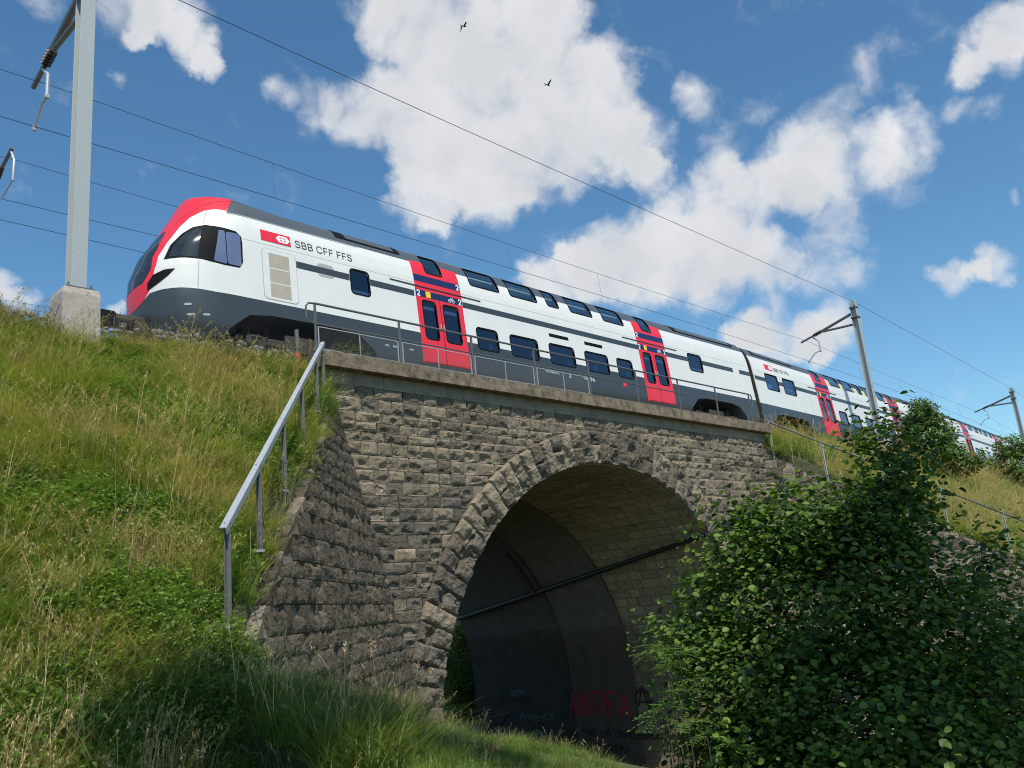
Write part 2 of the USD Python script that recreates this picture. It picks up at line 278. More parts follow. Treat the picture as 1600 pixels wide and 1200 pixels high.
# ------------------------------------------------------------ terrain
YB, ZD = 15.2, 5.68          # bridge face, deck edge height
XL, XR = 10.2, 29.45         # bridge ends
XA, ZA, RA = 19.65, -3.1, 6.85   # arch
YE = 28.9                    # far face
WL0, WLD, WLN = np.array([10.3, 15.1]), np.array([-0.677, -0.736]), np.array([0.736, -0.677])
WR0, WRD, WRN = np.array([29.45, 15.1]), np.array([0.677, -0.736]), np.array([-0.736, -0.677])
curve = lambda x: np.maximum(0, np.asarray(x, float) - 20) ** 2 / 1350


def sstep(a, b, x):
    t = np.clip((x - a) / (b - a), 0, 1); return t * t * (3 - 2 * t)


def bank(x, y):
    return np.minimum(4.8 - (15 + curve(x) - y) * 0.81, 5.55)


def low_ground(x, y):
    h1 = -0.55 - 0.285 * (x - 4.3) - 0.22 * np.maximum(0, 8.5 - y) - 0.55 * np.maximum(0, x - 13)
    h2 = -1.85 - 0.5 * np.maximum(0, x - 7.0)
    rise = np.where(y < 16, 4.3 * sstep(27.5, 34, x), 0)
    return np.maximum(np.where(x < 4.3, np.minimum(h1, 4.8 - (15 - y) * 0.81), h1), np.maximum(h2, -6.0)) * (x < 27.5) + (x >= 27.5) * (-6.0 + rise)


def height(x, y):
    x, y = np.asarray(x, float), np.asarray(y, float)
    g = low_ground(x, y)
    out = g.copy()
    for P0, D, N, left in ((WL0, WLD, WLN, True), (WR0, WRD, WRN, False)):
        q = (x - P0[0]) * N[0] + (y - P0[1]) * N[1]; s = (x - P0[0]) * D[0] + (y - P0[1]) * D[1]
        b = bank(x, y)
        side = (x < 15) if left else (x > 24)
        on = side & (q < 0.08) & (s > -60)
        end = np.clip(s - 7.6, 0, 50)
        beyond = side & (s > 8.2) & (q >= 0.08)
        out = np.where(on, np.maximum(b, g), out)
        out = np.where(beyond, np.maximum(b - 0.75 * (q - 0.08), g), out)
    # behind the bridge line: top of the embankment, then the far slope
    yy = y - curve(x)
    top = np.minimum(5.55, 5.55 - (yy - 28.6) * 0.75)
    body = yy >= 15.0
    abut = (x < XL + 0.2) | (x > XR - 0.2)
    out = np.where(body & abut, np.maximum(np.where(yy < 15.95, bank(x, y), np.maximum(top, -2)), -2), out)
    inside = (~abut) & (y >= 15.0)
    cutw = -6.0 + np.clip(np.abs(x - XA) - 7.0, 0, 20) * 1.1
    out = np.where(inside, np.where(y > YE - .3, np.minimum(np.maximum(top, -2), cutw), -6.0), out)
    return out + 0.0


def axis(lo, hi, step, far):
    mid = np.arange(lo, hi + 1e-6, step); g = 1.25 ** np.arange(1, 60); d = np.cumsum(step * g); d = d[d < far]
    return np.r_[lo - d[::-1], mid, hi + d]


gx, gy = axis(-14, 48, 0.25, 1800), axis(-6, 34, 0.25, 1800)
GX, GY = np.meshgrid(gx, gy)
GZ = height(GX, GY)
GZ = GZ + 0.10 * (meshkit.fbm(np.stack([GX * .9, GY * .9, GX * 0], -1), 3, 4) - 0.5) * (GZ > -5.8)
idx = np.arange(GX.size).reshape(GX.shape)
quads = np.stack([idx[:-1, :-1], idx[:-1, 1:], idx[1:, 1:], idx[1:, :-1]], -1).reshape(-1, 4)
tag(obj('ground', (np.stack([GX.ravel(), GY.ravel(), GZ.ravel()], 1), quads), M['soil'], None, True), 'grassy railway embankment and sunken path through the arch', 'ground', None, 'structure')


def strip(xs, prof):
    """Sweeps a y-z outline along the curved track."""
    prof = np.asarray(prof, float); n = len(prof); V, Fc = [], []
    for x in xs:
        V += [(x, p[0] + float(curve(x)), p[1]) for p in prof]
    for i in range(len(xs) - 1):
        for k in range(n):
            a, b = i * n + k, i * n + (k + 1) % n
            Fc += [(a, a + n, b), (b, a + n, b + n)]
    for k in range(1, n - 1):
        Fc += [(0, k, k + 1), ((len(xs) - 1) * n, (len(xs) - 1) * n + k + 1, (len(xs) - 1) * n + k)]
    return (np.array(V), np.array(Fc))


TX = np.r_[np.arange(-40, 130, 4.0)]
tag(obj('track_bed', strip(TX, [(16.05, 5.45), (16.5, 5.72), (25.2, 5.72), (25.7, 5.45)]), M['ballast']), 'grey crushed stone ballast carrying both tracks', 'track bed', None, 'structure')
for y0, lab in ((18.0, 'railway track under the passing train'), (22.2, 'empty railway track on the far side of the train')):
    t = thing('railway_track', lab, 'track', group='tracks on the embankment')
    for s in (-0.75, 0.75):
        obj('rail', strip(TX, [(y0 + s - .07, 5.74), (y0 + s - .035, 5.80), (y0 + s - .035, 5.86), (y0 + s + .035, 5.86), (y0 + s + .035, 5.80), (y0 + s + .07, 5.74)]), M['rail'], t)
    obj('sleepers', [moved(bx(-.12, .12, -1.3, 1.3, 5.66, 5.745), (x, y0 + float(curve(x)), 0)) for x in np.arange(-6, 60, 0.6)], M['sleeper'], t, kind='stuff')

# ------------------------------------------------------------ stones
def stone(c, nrm, depth=0.10, proud=0.05, relief=0.06, nu=6, nv=4, gap=0.008, seed=0, rough=1.0):
    """Rock-faced stone on the quad c (4 corners, anticlockwise seen from outside), bulging along nrm; the back is open."""
    c = np.asarray(c, float); nrm = np.asarray(nrm, float); mid = c.mean(0)
    L = np.array([np.linalg.norm(c[1] - c[0]), np.linalg.norm(c[3] - c[0])])
    c = mid + (c - mid) * (1 - gap * 2 / max(min(L), 0.05))
    u, v = np.linspace(0, 1, nu + 1), np.linspace(0, 1, nv + 1)
    U, W = np.meshgrid(u, v)
    r = np.random.default_rng(seed)
    scoop = r.random() < .6; su, sv, sr, sd = r.uniform(.1, .9), r.uniform(-.05, .35), r.uniform(.26, .5), r.uniform(.9, 1.5)
    ju = (r.random(U.shape) - .5) * .7 / nu; jv = (r.random(U.shape) - .5) * .7 / nv
    inner = np.zeros(U.shape, bool); inner[1:-1, 1:-1] = True
    U2, W2 = U + ju * inner, W + jv * inner
    P = (c[0] * ((1 - U2) * (1 - W2))[..., None] + c[1] * (U2 * (1 - W2))[..., None] + c[2] * (U2 * W2)[..., None] + c[3] * ((1 - U2) * W2)[..., None])
    e = np.minimum(np.minimum(U, 1 - U) * L[0], np.minimum(W, 1 - W) * L[1])
    bul = np.clip(e / 0.055, 0, 1) ** 0.7; o_ = r.random(3) * 50
    nz = meshkit.fbm(P * 5.5 + o_, 4, seed % 97); n2 = meshkit.noise(P * 2.6 + o_, 7)
    tilt = (r.random() - .5) * (U - .5) + (r.random() - .3) * (W - .5)
    h = proud * (0.3 + 0.7 * bul) + relief * bul * rough * ((nz - 0.45) * 1.5 + (n2 - .5) * .6 + tilt * .45)
    h += inner * (r.random(U.shape) - .5) * relief * .16 * rough
    if scoop:
        dd = np.sqrt(((U - su) * L[0] / L.min() * .62) ** 2 + (W - sv) ** 2) / sr + (meshkit.fbm(P * 14 + o_, 3, 5) - .5) * 1.1
        h -= sd * relief * rough * (1 - np.clip(dd, 0, 1) ** 2.5) * inner
    h = np.maximum(h, -0.045)
    h[[0, -1], :] = np.maximum(0.010 + 0.02 * r.random((2, nu + 1)), 0); h[:, [0, -1]] = 0.010 + 0.02 * r.random((nv + 1, 2))
    V = (P + nrm * h[..., None]).reshape(-1, 3)
    id_ = np.arange(V.shape[0]).reshape(U.shape); Fc = []
    for i in range(nv):
        for j in range(nu):
            a, b, d, f = id_[i, j], id_[i, j + 1], id_[i + 1, j + 1], id_[i + 1, j]
            Fc += [(a, b, d), (a, d, f)] if r.random() < .5 else [(a, b, f), (b, d, f)]
    ring = np.r_[id_[0, :], id_[1:, -1], id_[-1, -2::-1], id_[-2:0:-1, 0]]
    back = len(V) + np.arange(len(ring)); V = np.vstack([V, V[ring] - nrm * depth])
    for k in range(len(ring)):
        a, b = ring[k], ring[(k + 1) % len(ring)]; c_, d = back[k], back[(k + 1) % len(ring)]
        Fc += [(a, d, b), (a, c_, d)]
    return (V, np.array(Fc))


def courses(z0, z1, r, lo=.19, hi=.33):
    zs = [z0]
    while zs[-1] < z1 - lo: zs.append(zs[-1] + r.uniform(lo, hi))
    zs = np.array(zs); return z0 + (zs - z0) * (z1 - z0) / (zs[-1] - z0)


def place_stones(parent, items, mats, limit=300, name='stone', rest=None):
    """items: (weight, mesh, tone). The largest get prims of their own, the rest are joined."""
    items.sort(key=lambda t: -t[0])
    for w, m, k in items[:limit]: obj(name, m, mats[k % len(mats)], parent)
    if items[limit:]: obj('small_' + name + 's', [m for _, m, _ in items[limit:]], rest or STONE_MIX, parent, kind='stuff')


def seen(p):
    """Apparent scale of a place in the photograph's view (only orders stones by size)."""
    return 1.0 / max(0.5, float(np.dot(p, fw)))


bridge = thing('stone_arch_bridge', 'grey rock faced stone railway bridge with one wide round arch', 'bridge')
R = random.Random(3)
# core with the bore cut through it
bore = [(XA + RA * math.cos(a), ZA + RA * math.sin(a)) for a in np.linspace(0, math.pi, 61)]
outline = Polygon([(XL + .1, -6.6), (XR - .1, -6.6), (XR - .1, 5.62), (XL + .1, 5.62)])
hole = Polygon([(XA + RA, -7)] + bore + [(XA - RA, -7)])
core = trimesh.creation.extrude_polygon(outline.difference(hole), YE - YB - .03, engine='earcut')
v = np.array(core.vertices); core.vertices = np.c_[v[:, 0], YE - v[:, 2], v[:, 1]]
obj('masonry_core', core, M['mortar'], bridge)
corner = lambda z: 10.5 + (4.6 - z) * 0.293           # where the battered wing meets the face (left)
cornerR = lambda z: 29.25 - (4.6 - z) * 0.293
RO = 7.80                                                # outer radius of the arch ring
ZOFF = 0.0
face = []
zs = courses(-6.2, 5.06, R, .2, .32)
for k in range(len(zs) - 1):
    za, zb = zs[k], zs[k + 1]; zm = (za + zb) / 2
    la, lb = (corner(za) - .05, corner(zb) - .05) if zm < 4.5 else (10.28, 10.28)
    ra, rb = (cornerR(za) + .05, cornerR(zb) + .05) if zm < 4.5 else (29.36, 29.36)
    if zm < -4: continue
    Lm = ra - la; cuts = [0.0]
    while cuts[-1] < Lm - .5: cuts.append(cuts[-1] + R.choice((R.uniform(.26, .5), R.uniform(.3, .5), R.uniform(.45, .9))))
    cuts.append(Lm)
    RI, ZI = RO - .03, ZA + ZOFF
    top_of = lambda x: ZI + math.sqrt(max(RI * RI - (x - XA) ** 2, 0)) if abs(x - XA) < RI else -9
    half = lambda z: math.sqrt(max(RI * RI - max(z - ZI, 0) ** 2, 0))
    tall = R.random() < .5
    for i in range(len(cuts) - 1):
        xa, xb = la + cuts[i], la + cuts[i + 1]; q = [[xa, za], [xb, za], [xb, zb], [xa, zb]]
        if i == 0: q[3][0] = lb
        if i == len(cuts) - 2: q[2][0] = rb
        ins = lambda p: math.hypot(p[0] - XA, p[1] - ZI) < RI and p[1] > ZI or (abs(p[0] - XA) < RI and p[1] <= ZI)
        flags = [ins(p) for p in q]
        if all(flags): continue
        sgn = -1 if (xa + xb) / 2 < XA else 1
        for j, p in enumerate(q):
            if not ins(p): continue
            xe = XA + sgn * half(p[1])                   # pull the corner out to the ring, along the shorter way
            ze = top_of(p[0])
            if abs(xe - p[0]) < abs(ze - p[1]) * 1.2: p[0] = xe
            else: p[1] = min(ze, zb - .02)
        if min(q[1][0] - q[0][0], q[2][0] - q[3][0]) < -.01: continue
        ar = abs(sum(q[j][0] * q[(j + 1) % 4][1] - q[(j + 1) % 4][0] * q[j][1] for j in range(4))) / 2
        if ar < .012: continue
        c3 = [(p[0], YB, p[1]) for p in q]; sw = xb - xa
        w = ar * seen(np.array(c3).mean(0)) ** 2
        tone = R.choice((0, 0, 3, 3, 1, 4)) if zm > 2.6 else R.choice((0, 1, 2, 4, 1, 2, 3, 4))
        face.append((w, stone(c3, (0, -1, 0), .10, R.uniform(.02, .06), R.uniform(.048, .075), max(5, min(20, int(sw / .034))), 9 if zb - za > .24 else 7, .006, R.randrange(10 ** 6)), tone))
place_stones(bridge, face, STONE, 300)
# arch ring: long stones alternate with pairs
ang = math.radians(196); da = 0.375 / RA
nrow = int((math.radians(196) - math.radians(-12)) / da); rows = np.linspace(math.radians(190), math.radians(-10), 62)
for k in range(len(rows) - 1):
    a0, a1 = rows[k], rows[k + 1]
    def at(r, a): return (XA + r * math.cos(a), YB - .02, ZA + (ZOFF if r > RA + .05 else 0) * (r - RA) / (RO - RA) + r * math.sin(a))
    jt = R.uniform(-.02, .03)
    radii = [(RA - .005, RO + jt)] if k % 2 == 0 else [(RA - .005, RA + .5 + R.uniform(-.06, .06)), None]
    if radii[-1] is None: radii = [radii[0], (radii[0][1], RO + jt)]
    for (q0, q1) in radii:
        c = [at(q0, a0), at(q0, a1), at(q1, a1), at(q1, a0)]
        if np.mean([p[2] for p in c]) < -4.2: continue
        c = c[::-1] if np.dot(np.cross(np.subtract(c[1], c[0]), np.subtract(c[3], c[0])), (0, -1, 0)) < 0 else c
        obj('voussoir', stone(c, (0, -1, 0), .14, R.uniform(.11, .14), .10, 9, 20 if q1 - q0 > .8 else 11, .006, R.randrange(10 ** 6)), R.choice(STONE[:3] + STONE[4:] + [STONE[3]]), bridge)
# soffit: a stone barrel near the face, smooth render behind
Y1, Y2, Y3 = 20.3, 23.3, YE
vs = []
na = 72
angs = np.linspace(math.radians(-14), math.radians(194), na + 1)
for k in range(na):
    a0, a1 = angs[k], angs[k + 1]; y = YB + .02
    am = (a0 + a1) / 2; nr = np.array([-math.cos(am), 0, -math.sin(am)])
    off = (k % 2) * .35
    while y < Y1 - .05:
        y2 = min(Y1, y + (R.uniform(.42, .78) if y > YB + .1 or not off else off)); 
        if Y1 - y2 < .25: y2 = Y1
        p = lambda a, yy: (XA + (RA - .004) * math.cos(a), yy, ZA + (RA - .004) * math.sin(a))
        c = [p(a0, y), p(a1, y), p(a1, y2), p(a0, y2)]
        if np.dot(np.cross(np.subtract(c[1], c[0]), np.subtract(c[3], c[0])), nr) < 0: c = c[::-1]
        w = (1 if math.cos(am) > -.2 else .1) * (y2 - y) * seen(np.mean(c, 0))
        vs.append((w, stone(c, nr, .05, .016, .018, 3, 2, .012, R.randrange(10 ** 6), .6), R.randrange(2)))
        y = y2
place_stones(bridge, vs, VAULT, 300, 'vault_stone', VAULT[0])


def barrel(y0, y1, r, a0=-25, a1=205, floor=-6.6):
    a = np.radians(np.linspace(a0, a1, 60)); a = a[(a > -0.001) & (a < math.pi + .001)]
    pts = [(XA + r, floor)] + [(XA + r * math.cos(t), ZA + r * math.sin(t)) for t in a] + [(XA - r, floor)]
    n = len(pts); V = [(p[0], y0, p[1]) for p in pts] + [(p[0], y1, p[1]) for p in pts]
    # front lip
    Fc = []
    for k in range(n - 1): Fc += [(k, k + 1, k + n), (k + 1, k + n + 1, k + n)]
    ro = r + .3; W = [(XA + (p[0] - XA) * ro / r, y0, ZA + (p[1] - ZA) * ro / r if p[1] > ZA else p[1]) for p in pts]
    b = len(V); V += W
    for k in range(n - 1): Fc += [(k, b + k, k + 1), (k + 1, b + k, b + k + 1)]
    return (np.array(V), np.array(Fc))


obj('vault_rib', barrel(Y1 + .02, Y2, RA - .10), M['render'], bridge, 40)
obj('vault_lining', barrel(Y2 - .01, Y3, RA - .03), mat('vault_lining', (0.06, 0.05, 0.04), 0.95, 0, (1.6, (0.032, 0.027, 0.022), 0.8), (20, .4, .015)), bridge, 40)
# courses of the stone jambs below the springing
jm = []
for k, (z0, z1) in enumerate(zip(np.arange(-6.2, ZA - .9, .42), np.arange(-5.78, ZA + .1 - .9, .42))):
    y = YB + .02
    while y < Y1:
        y2 = min(Y1, y + R.uniform(.6, 1.1))
        for sx in (1, -1):
            x = XA + sx * (RA - .004); c = [(x, y, z0), (x, y2, z0), (x, y2, z1), (x, y, z1)]
            if sx > 0: c = c[::-1]
            c = [c[0], c[1], c[2], c[3]]; nr = np.array([-sx, 0, 0.])
            if np.dot(np.cross(np.subtract(c[1], c[0]), np.subtract(c[3], c[0])), nr) < 0: c = c[::-1]
            jm.append(stone(c, nr, .05, .016, .02, 3, 2, .01, R.randrange(10 ** 6), .6))
        y = y2
for m_ in jm: obj('jamb_stone', m_, R.choice(VAULT), bridge)
# fascia band, cornice slabs
x = XL + .02
while x < XR - .1:
    x2 = min(XR - .02, x + R.uniform(.7, 1.1)); x2 = XR - .02 if XR - x2 < .5 else x2
    obj('fascia_block', rbox(x + .004, x2 - .004, YB - .035 - R.uniform(0, .006), YB + .2, 5.06, 5.36, .008), M['fascia'], bridge); x = x2
x = XL - .15
while x < XR + .1:
    x2 = min(XR + .12, x + R.uniform(2.2, 2.6)); x2 = XR + .12 if XR + .12 - x2 < 1 else x2
    n_ = 14; P = []
    s = trimesh.creation.box([x2 - x - .012, .75, .33]); s = s.subdivide_to_size(.16)
    vv = np.array(s.vertices); nz = meshkit.fbm(vv * 6 + x, 3, 5) - .5
    vv += np.sign(vv) * nz[:, None] * .022; vv += [(x + x2) / 2, YB - .28 + .375, 5.36 + .165]
    obj('cornice_slab', (vv, s.faces), M['cornice'], bridge, 35); x = x2
obj('deck', bx(XL, XR, YB + .45, 25.6, 5.30, 5.60), M['ballast'], bridge)


# writing sprayed on the right wall of the passage: letters run towards the viewer (-y), top up
def on_wall(text, h, y0, z0, mat_, bold=False, wob=0.0, jitter=None, stroke=None, name='graffiti'):
    y = y0; out = []; rr = random.Random(len(text))
    for ch in text:
        if ch == ' ': y -= h * .4; continue
        v, f, _ = meshkit.arrays(meshkit.text_mesh(ch, h, .003, bold))
        wdt = v[:, 0].max() - v[:, 0].min(); sh = rr.uniform(-1, 1) * wob
        xx = v[:, 0] - v[:, 0].min() + v[:, 1] * sh * .6; sc = 1 + rr.uniform(-1, 1) * wob * .5
        yy = y - xx; zz = z0 + v[:, 1] * sc + rr.uniform(-1, 1) * wob * h * .3
        xw = wall_x(zz, yy) - .012 - v[:, 2]
        out.append((np.c_[xw, yy, zz], f[:, ::-1] if False else f)); y -= wdt + h * .13
    obj(name, out, mat_, bridge)
    return y


def wall_x(z, y):
    z, y = np.asarray(z, float), np.asarray(y, float); d = np.maximum(z - ZA, 0)
    lim = np.where(y < Y1 + .02, RA - .055, np.where(y < Y2, RA - .10, RA - .03))
    return XA + np.sqrt(np.maximum(lim ** 2 - d ** 2, 0))


def wall_strokes(strokes, w, mat_, name='graffiti'):
    out = []
    for st in strokes:
        for a, b in zip(st[:-1], st[1:]):
            (y0, z0), (y1, z1) = a, b
            out.append(bar((float(wall_x(z0, (y0 + y1) / 2)) - .012, y0, z0), (float(wall_x(z1, (y0 + y1) / 2)) - .012, y1, z1), w, .006, (1, 0, 0.001)))
    obj(name, out, mat_, bridge)


def letters(word, y, z, h, w, gap, slant=0.0):
    G = {'A': [[(0, 0), (.5, 1), (1, 0)], [(.2, .38), (.8, .38)]], 'N': [[(0, 0), (.05, 1), (.9, 0), (1, 1)]], 'T': [[(0, 1), (1, 1)], [(.5, 1), (.5, 0)]], 'I': [[(.5, 0), (.5, 1)]],
         'F': [[(0, 0), (0, 1), (1, 1)], [(0, .52), (.75, .52)]]}
    out = []
    for ch in word:
        ww = w * (.3 if ch == 'I' else 1)
        for st in G[ch]: out.append([(y - p[0] * ww - p[1] * slant, z + p[1] * h) for p in st])
        y -= ww + gap
    return out


st = letters('ANTIFA', 23.55, -4.22, .86, .44, .12)
wall_strokes(st, .10, M['spray_red']); wall_strokes([[(p[0] + .05, p[1] - .06) for p in s] for s in st[::2]], .03, M['spray_red'])
cy_, cz_ = 20.02, -3.66
wall_strokes([[(cy_ + .33 * math.cos(t), cz_ + .40 * math.sin(t)) for t in np.linspace(0, 2 * math.pi, 22)], [(cy_ + .3, cz_ - .5), (cy_ - .02, cz_ + .5), (cy_ - .3, cz_ - .5)], [(cy_ + .42, cz_ - .08), (cy_ - .42, cz_ - .02)]], .055, M['spray_black'])
on_wall('Her mit dem', .30, 22.95, -4.92, M['spray_black'], False, .3); on_wall('schönen', .30, 20.95, -4.95, M['spray_black'], False, .3)
on_wall('LEBEN!', .34, 22.3, -5.52, M['spray_black'], False, .3)
on_wall('America', .36, 26.3, -4.45, M['spray_white'], False, .35)
wall_strokes([[(27.6, -4.0), (27.2, -3.55), (26.6, -3.75), (26.1, -3.5), (25.6, -3.9)], [(27.4, -4.6), (26.9, -4.1), (26.4, -4.3)]], .10, M['spray_black'])
wall_strokes([[(27.9, -4.9), (26.2, -4.95), (24.9, -4.9)], [(27.8, -5.1), (24.8, -5.1)], [(26.8, -3.4), (25.9, -3.35)]], .22, M['spray_teal'])

# wing walls: battered planes that meet the bridge face in a sloping corner
def wing(name, label, sx, length, mats, seed):
    t = thing(name, label, 'wing wall', group='wing walls either side of the arch'); r = random.Random(seed)
    X = lambda x: x if sx > 0 else 39.75 - x
    A, B, C = (np.array([X(10.5), YB, 4.6]), np.array([X(12.2), YB, -1.2]), np.array([X(5.05), 9.0, -.1]))
    face_n = np.cross(B - A, C - A); face_n /= np.linalg.norm(face_n); face_n *= -np.sign(face_n[1])
    N3 = np.array([face_n[0], face_n[1], 0]); N3 /= np.linalg.norm(N3)
    Dw = np.array([-sx * abs(face_n[1]), -abs(face_n[0]), 0]); Dw /= np.linalg.norm(Dw)
    zt = lambda s: 4.6 - 0.51 * s
    pt = lambda s, z, o=0.0: A + (B - A) * (4.6 - z) / 5.8 + Dw * s + face_n * o
    V, Fc = [], []
    ss = np.linspace(-.5, length, 30)
    for s in ss:
        z1 = zt(max(s, 0)) - .03; tp = pt(s, z1, -.03)
        V += [pt(s, -6.3, -.03), tp, tp - N3 * .75, tp - N3 * .75 - [0, 0, 6]]
    for i in range(len(ss) - 1):
        for k in range(4):
            a, b = i * 4 + k, i * 4 + (k + 1) % 4; Fc += [(a, b, a + 4), (b, b + 4, a + 4)]
    e = (len(ss) - 1) * 4; Fc += [(e, e + 1, e + 2), (e, e + 2, e + 3), (0, 2, 1), (0, 3, 2)]
    obj('wall_core', (np.array(V), np.array(Fc)), M['mortar'], t)
    items = []; zz = courses(-4.2, 4.6, r, .24, .40)
    for k in range(len(zz) - 1):
        za, zb = zz[k], zz[k + 1]; s = -0.02; smax = min((4.6 - zb) / .51 + .3, length)
        while s < smax - .12:
            s2 = min(smax, s + r.uniform(.3, .75))
            if smax - s2 < .22: s2 = smax
            zc = lambda q, z: min(z, max(zt(q) + .05, za + .04))
            q = [pt(s, za), pt(s2, za), pt(s2, zc(s2, zb)), pt(s, zc(s, zb))]
            if np.dot(np.cross(q[1] - q[0], q[3] - q[0]), face_n) < 0: q = q[::-1]
            w = (s2 - s) * (zb - za) * seen(np.mean(q, 0)) ** 2
            items.append((w, stone(q, face_n, .12, r.uniform(.02, .05), r.uniform(.055, .085), max(5, min(18, int((s2 - s) / .038))), 9, .008, r.randrange(10 ** 6)), r.randrange(9)))
            s = s2
    place_stones(t, items, mats, 290)
    k = 0.0
    while k < length:      # ragged flat stones along the sloping top
        k2 = min(length, k + r.uniform(.25, .55)); a, b = pt(k, zt(k) + .02, .03), pt(k2, zt(k2) + .02, .03); w_ = r.uniform(.22, .42)
        q = [a - N3 * w_, b - N3 * w_, b + N3 * r.uniform(-.05, .03), a + N3 * r.uniform(-.05, .03)]
        if np.cross(q[1] - q[0], q[3] - q[0])[2] < 0: q = q[::-1]
        obj('capping_stone', stone(q, (0, 0, 1), .16, r.uniform(.0, .06), .09, 7, 7, .02, r.randrange(10 ** 6)), r.choice([M['rubble'], M['rubble']] + list(mats)), t); k = k2
    return pt, zt, face_n


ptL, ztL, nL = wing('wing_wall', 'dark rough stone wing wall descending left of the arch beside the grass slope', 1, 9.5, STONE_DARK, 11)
ptR, ztR, nR = wing('wing_wall', 'stone wing wall descending to the right of the arch behind the big bush', -1, 11.5, STONE + STONE_DARK, 12)

# ------------------------------------------------------------ railings
rail = thing('bridge_railing', 'thin grey steel railing with mesh infill along the bridge edge', 'railing')
YR = 15.06; ztop, zmid, zlow = 6.76, 6.30, 5.70
posts = [9.72 + .25] + [12.34 + 2.31 * k for k in range(8)]
posts = [9.98] + [12.28 + 2.315 * k for k in range(8)]
for x in posts: obj('post', rbox(x - .025, x + .025, YR - .02, YR + .02, ZD, ztop - .01, .004), M['darksteel'], rail)
arc = lambda x, s: [(x, YR, zmid), (x - s * .16, YR, zmid + .02), (x - s * .22, YR, zmid + .1), (x - s * .22, YR, ztop - .1), (x - s * .16, YR, ztop - .02), (x, YR, ztop)]
obj('top_rail', [tube([(posts[0], YR, ztop), (posts[-1], YR, ztop)], .026, 10), tube(arc(posts[0], 1), .022, 8), tube(arc(posts[-1], -1), .022, 8)], M['darksteel'], rail, 40)
obj('middle_rail', tube([(posts[0], YR, zmid), (posts[-1], YR, zmid)], .02, 8), M['darksteel'], rail, 40)
for k in range(4):
    a, b = posts[k] + .07, posts[k + 1] - .07; z0, z1 = ZD + .06, zmid - .06; out = []
    H = z1 - z0; step = .055; c = a - H
    while c < b:
        for sgn in (1, -1):
            x0, x1 = (c, c + H) if sgn > 0 else (c + H, c)
            pts = []
            p, q = np.array([x0, z0]), np.array([x1, z1])
            t0, t1 = 0.0, 1.0
            dx = q[0] - p[0]
            for lim, s in ((a, 1), (b, -1)):
                ta = (lim - p[0]) / dx
                if s * dx > 0: t0 = max(t0, ta)
                else: t1 = min(t1, ta)
            if t1 - t0 > .02:
                u0, u1 = p + (q - p) * t0, p + (q - p) * t1
                out.append(tube([(u0[0], YR + .004 * sgn, u0[1]), (u1[0], YR + .004 * sgn, u1[1])], .0021, 3, False))
        c += step
    pn = obj('mesh_panel', out, M['darksteel'], rail)
    obj('panel_frame', [bar((a, YR, z0), (a, YR, z1), .022, .022, (0, 1, 0)), bar((b, YR, z0), (b, YR, z1), .022, .022, (0, 1, 0)), bar(((a + b) / 2, YR, z0), ((a + b) / 2, YR, z1), .018, .018, (0, 1, 0)), bar((a, YR, z0), (b, YR, z0), .018, .018), bar((a, YR, z1), (b, YR, z1), .018, .018)], M['galv'], pn)


def handrail(label, pts, mat_r, mat_p, angle, drop=1.09):
    t = thing('handrail', label, 'handrail', group='handrails on the embankment slopes')
    for p in pts[1]:
        p = np.array(p); obj('post', [bar(p - [0, 0, drop + .3], p, .075, .012, (pts[2][0], pts[2][1], 0)), bar(p - [0, 0, drop] + np.array([*pts[2], 0]) * .03, p + np.array([*pts[2], 0]) * .03, .012, .06, (pts[2][0], pts[2][1], 0))], mat_p, t)
        obj('foot_plate', rbox(p[0] - .06, p[0] + .06, p[1] - .06, p[1] + .06, p[2] - drop - .02, p[2] - drop + .012, .004), M['galv'], t)
    a, b = pts[0]
    if angle: obj('hand_bar', [bar(a, b, .066, .012), bar(np.array(a) + np.array([*pts[2], 0]) * .04 - [0, 0, .04], np.array(b) + np.array([*pts[2], 0]) * .04 - [0, 0, .04], .012, .08)], mat_r, t)
    else: obj('hand_bar', tube([a, b], .035, 8), mat_r, t, 40)


La, Lb = np.array([10.02, 14.87, 5.83]), np.array([4.60, 8.88, 1.13])
handrail('galvanised angle steel handrail climbing the grass slope on the left', ((La, Lb), [La + (Lb - La) * s for s in (.03, .145, .36, .575, .79, .985)], WLN), M['galv'], M['darksteel'], True, 1.12)
Ra, Rb = np.array([29.42, 15.1, 5.88]), np.array([29.42, 15.1, 5.88]) + np.array([.677, -.736, -.535]) * 13
handrail('dark tubular handrail descending the grass slope right of the bridge', ((Ra, Rb), [Ra + (Rb - Ra) * s / 13 for s in (.15, 1.95, 3.9, 5.9, 7.9, 9.8, 11.7)], WRN), M['darksteel'], M['mast'], False, 1.2)

# drain pipe: out of the right wing wall, along it, then through the passage
t = thing('drain_pipe', 'black plastic drain pipe running out of the right wall through the arch', 'pipe')
ow = [(29.75, 15.1, 3.55), (29.45, 14.85, 3.58), (29.25, 14.70, 3.5), (29.05, 14.72, 3.3), (28.5, 14.86, 2.93), (27.2, 14.98, 2.44), (25.6, 15.02, 1.98), (24.85, 15.06, 1.74)]
ow = [tuple(np.array(p)) for p in ow]
zz = np.linspace(1.66, -.25, 30); yy = np.linspace(15.2, 28.8, 30)
inn = [(XA + math.sqrt((RA - .17) ** 2 - (z - ZA) ** 2), y, z) for z, y in zip(zz, yy)]
obj('pipe', [tube(ow + inn[:1], .085, 10), tube(inn, .085, 10)], M['pipe'], t, 50)
obj('pipe_clamp', [tube([p_ + np.array(d_) * -.02, p_ + np.array(d_) * .02], .094, 12) for p_, d_ in ((np.array([28.78, 14.79, 3.11]), (.80, -.1, .58)),)], M['clamp'], t)
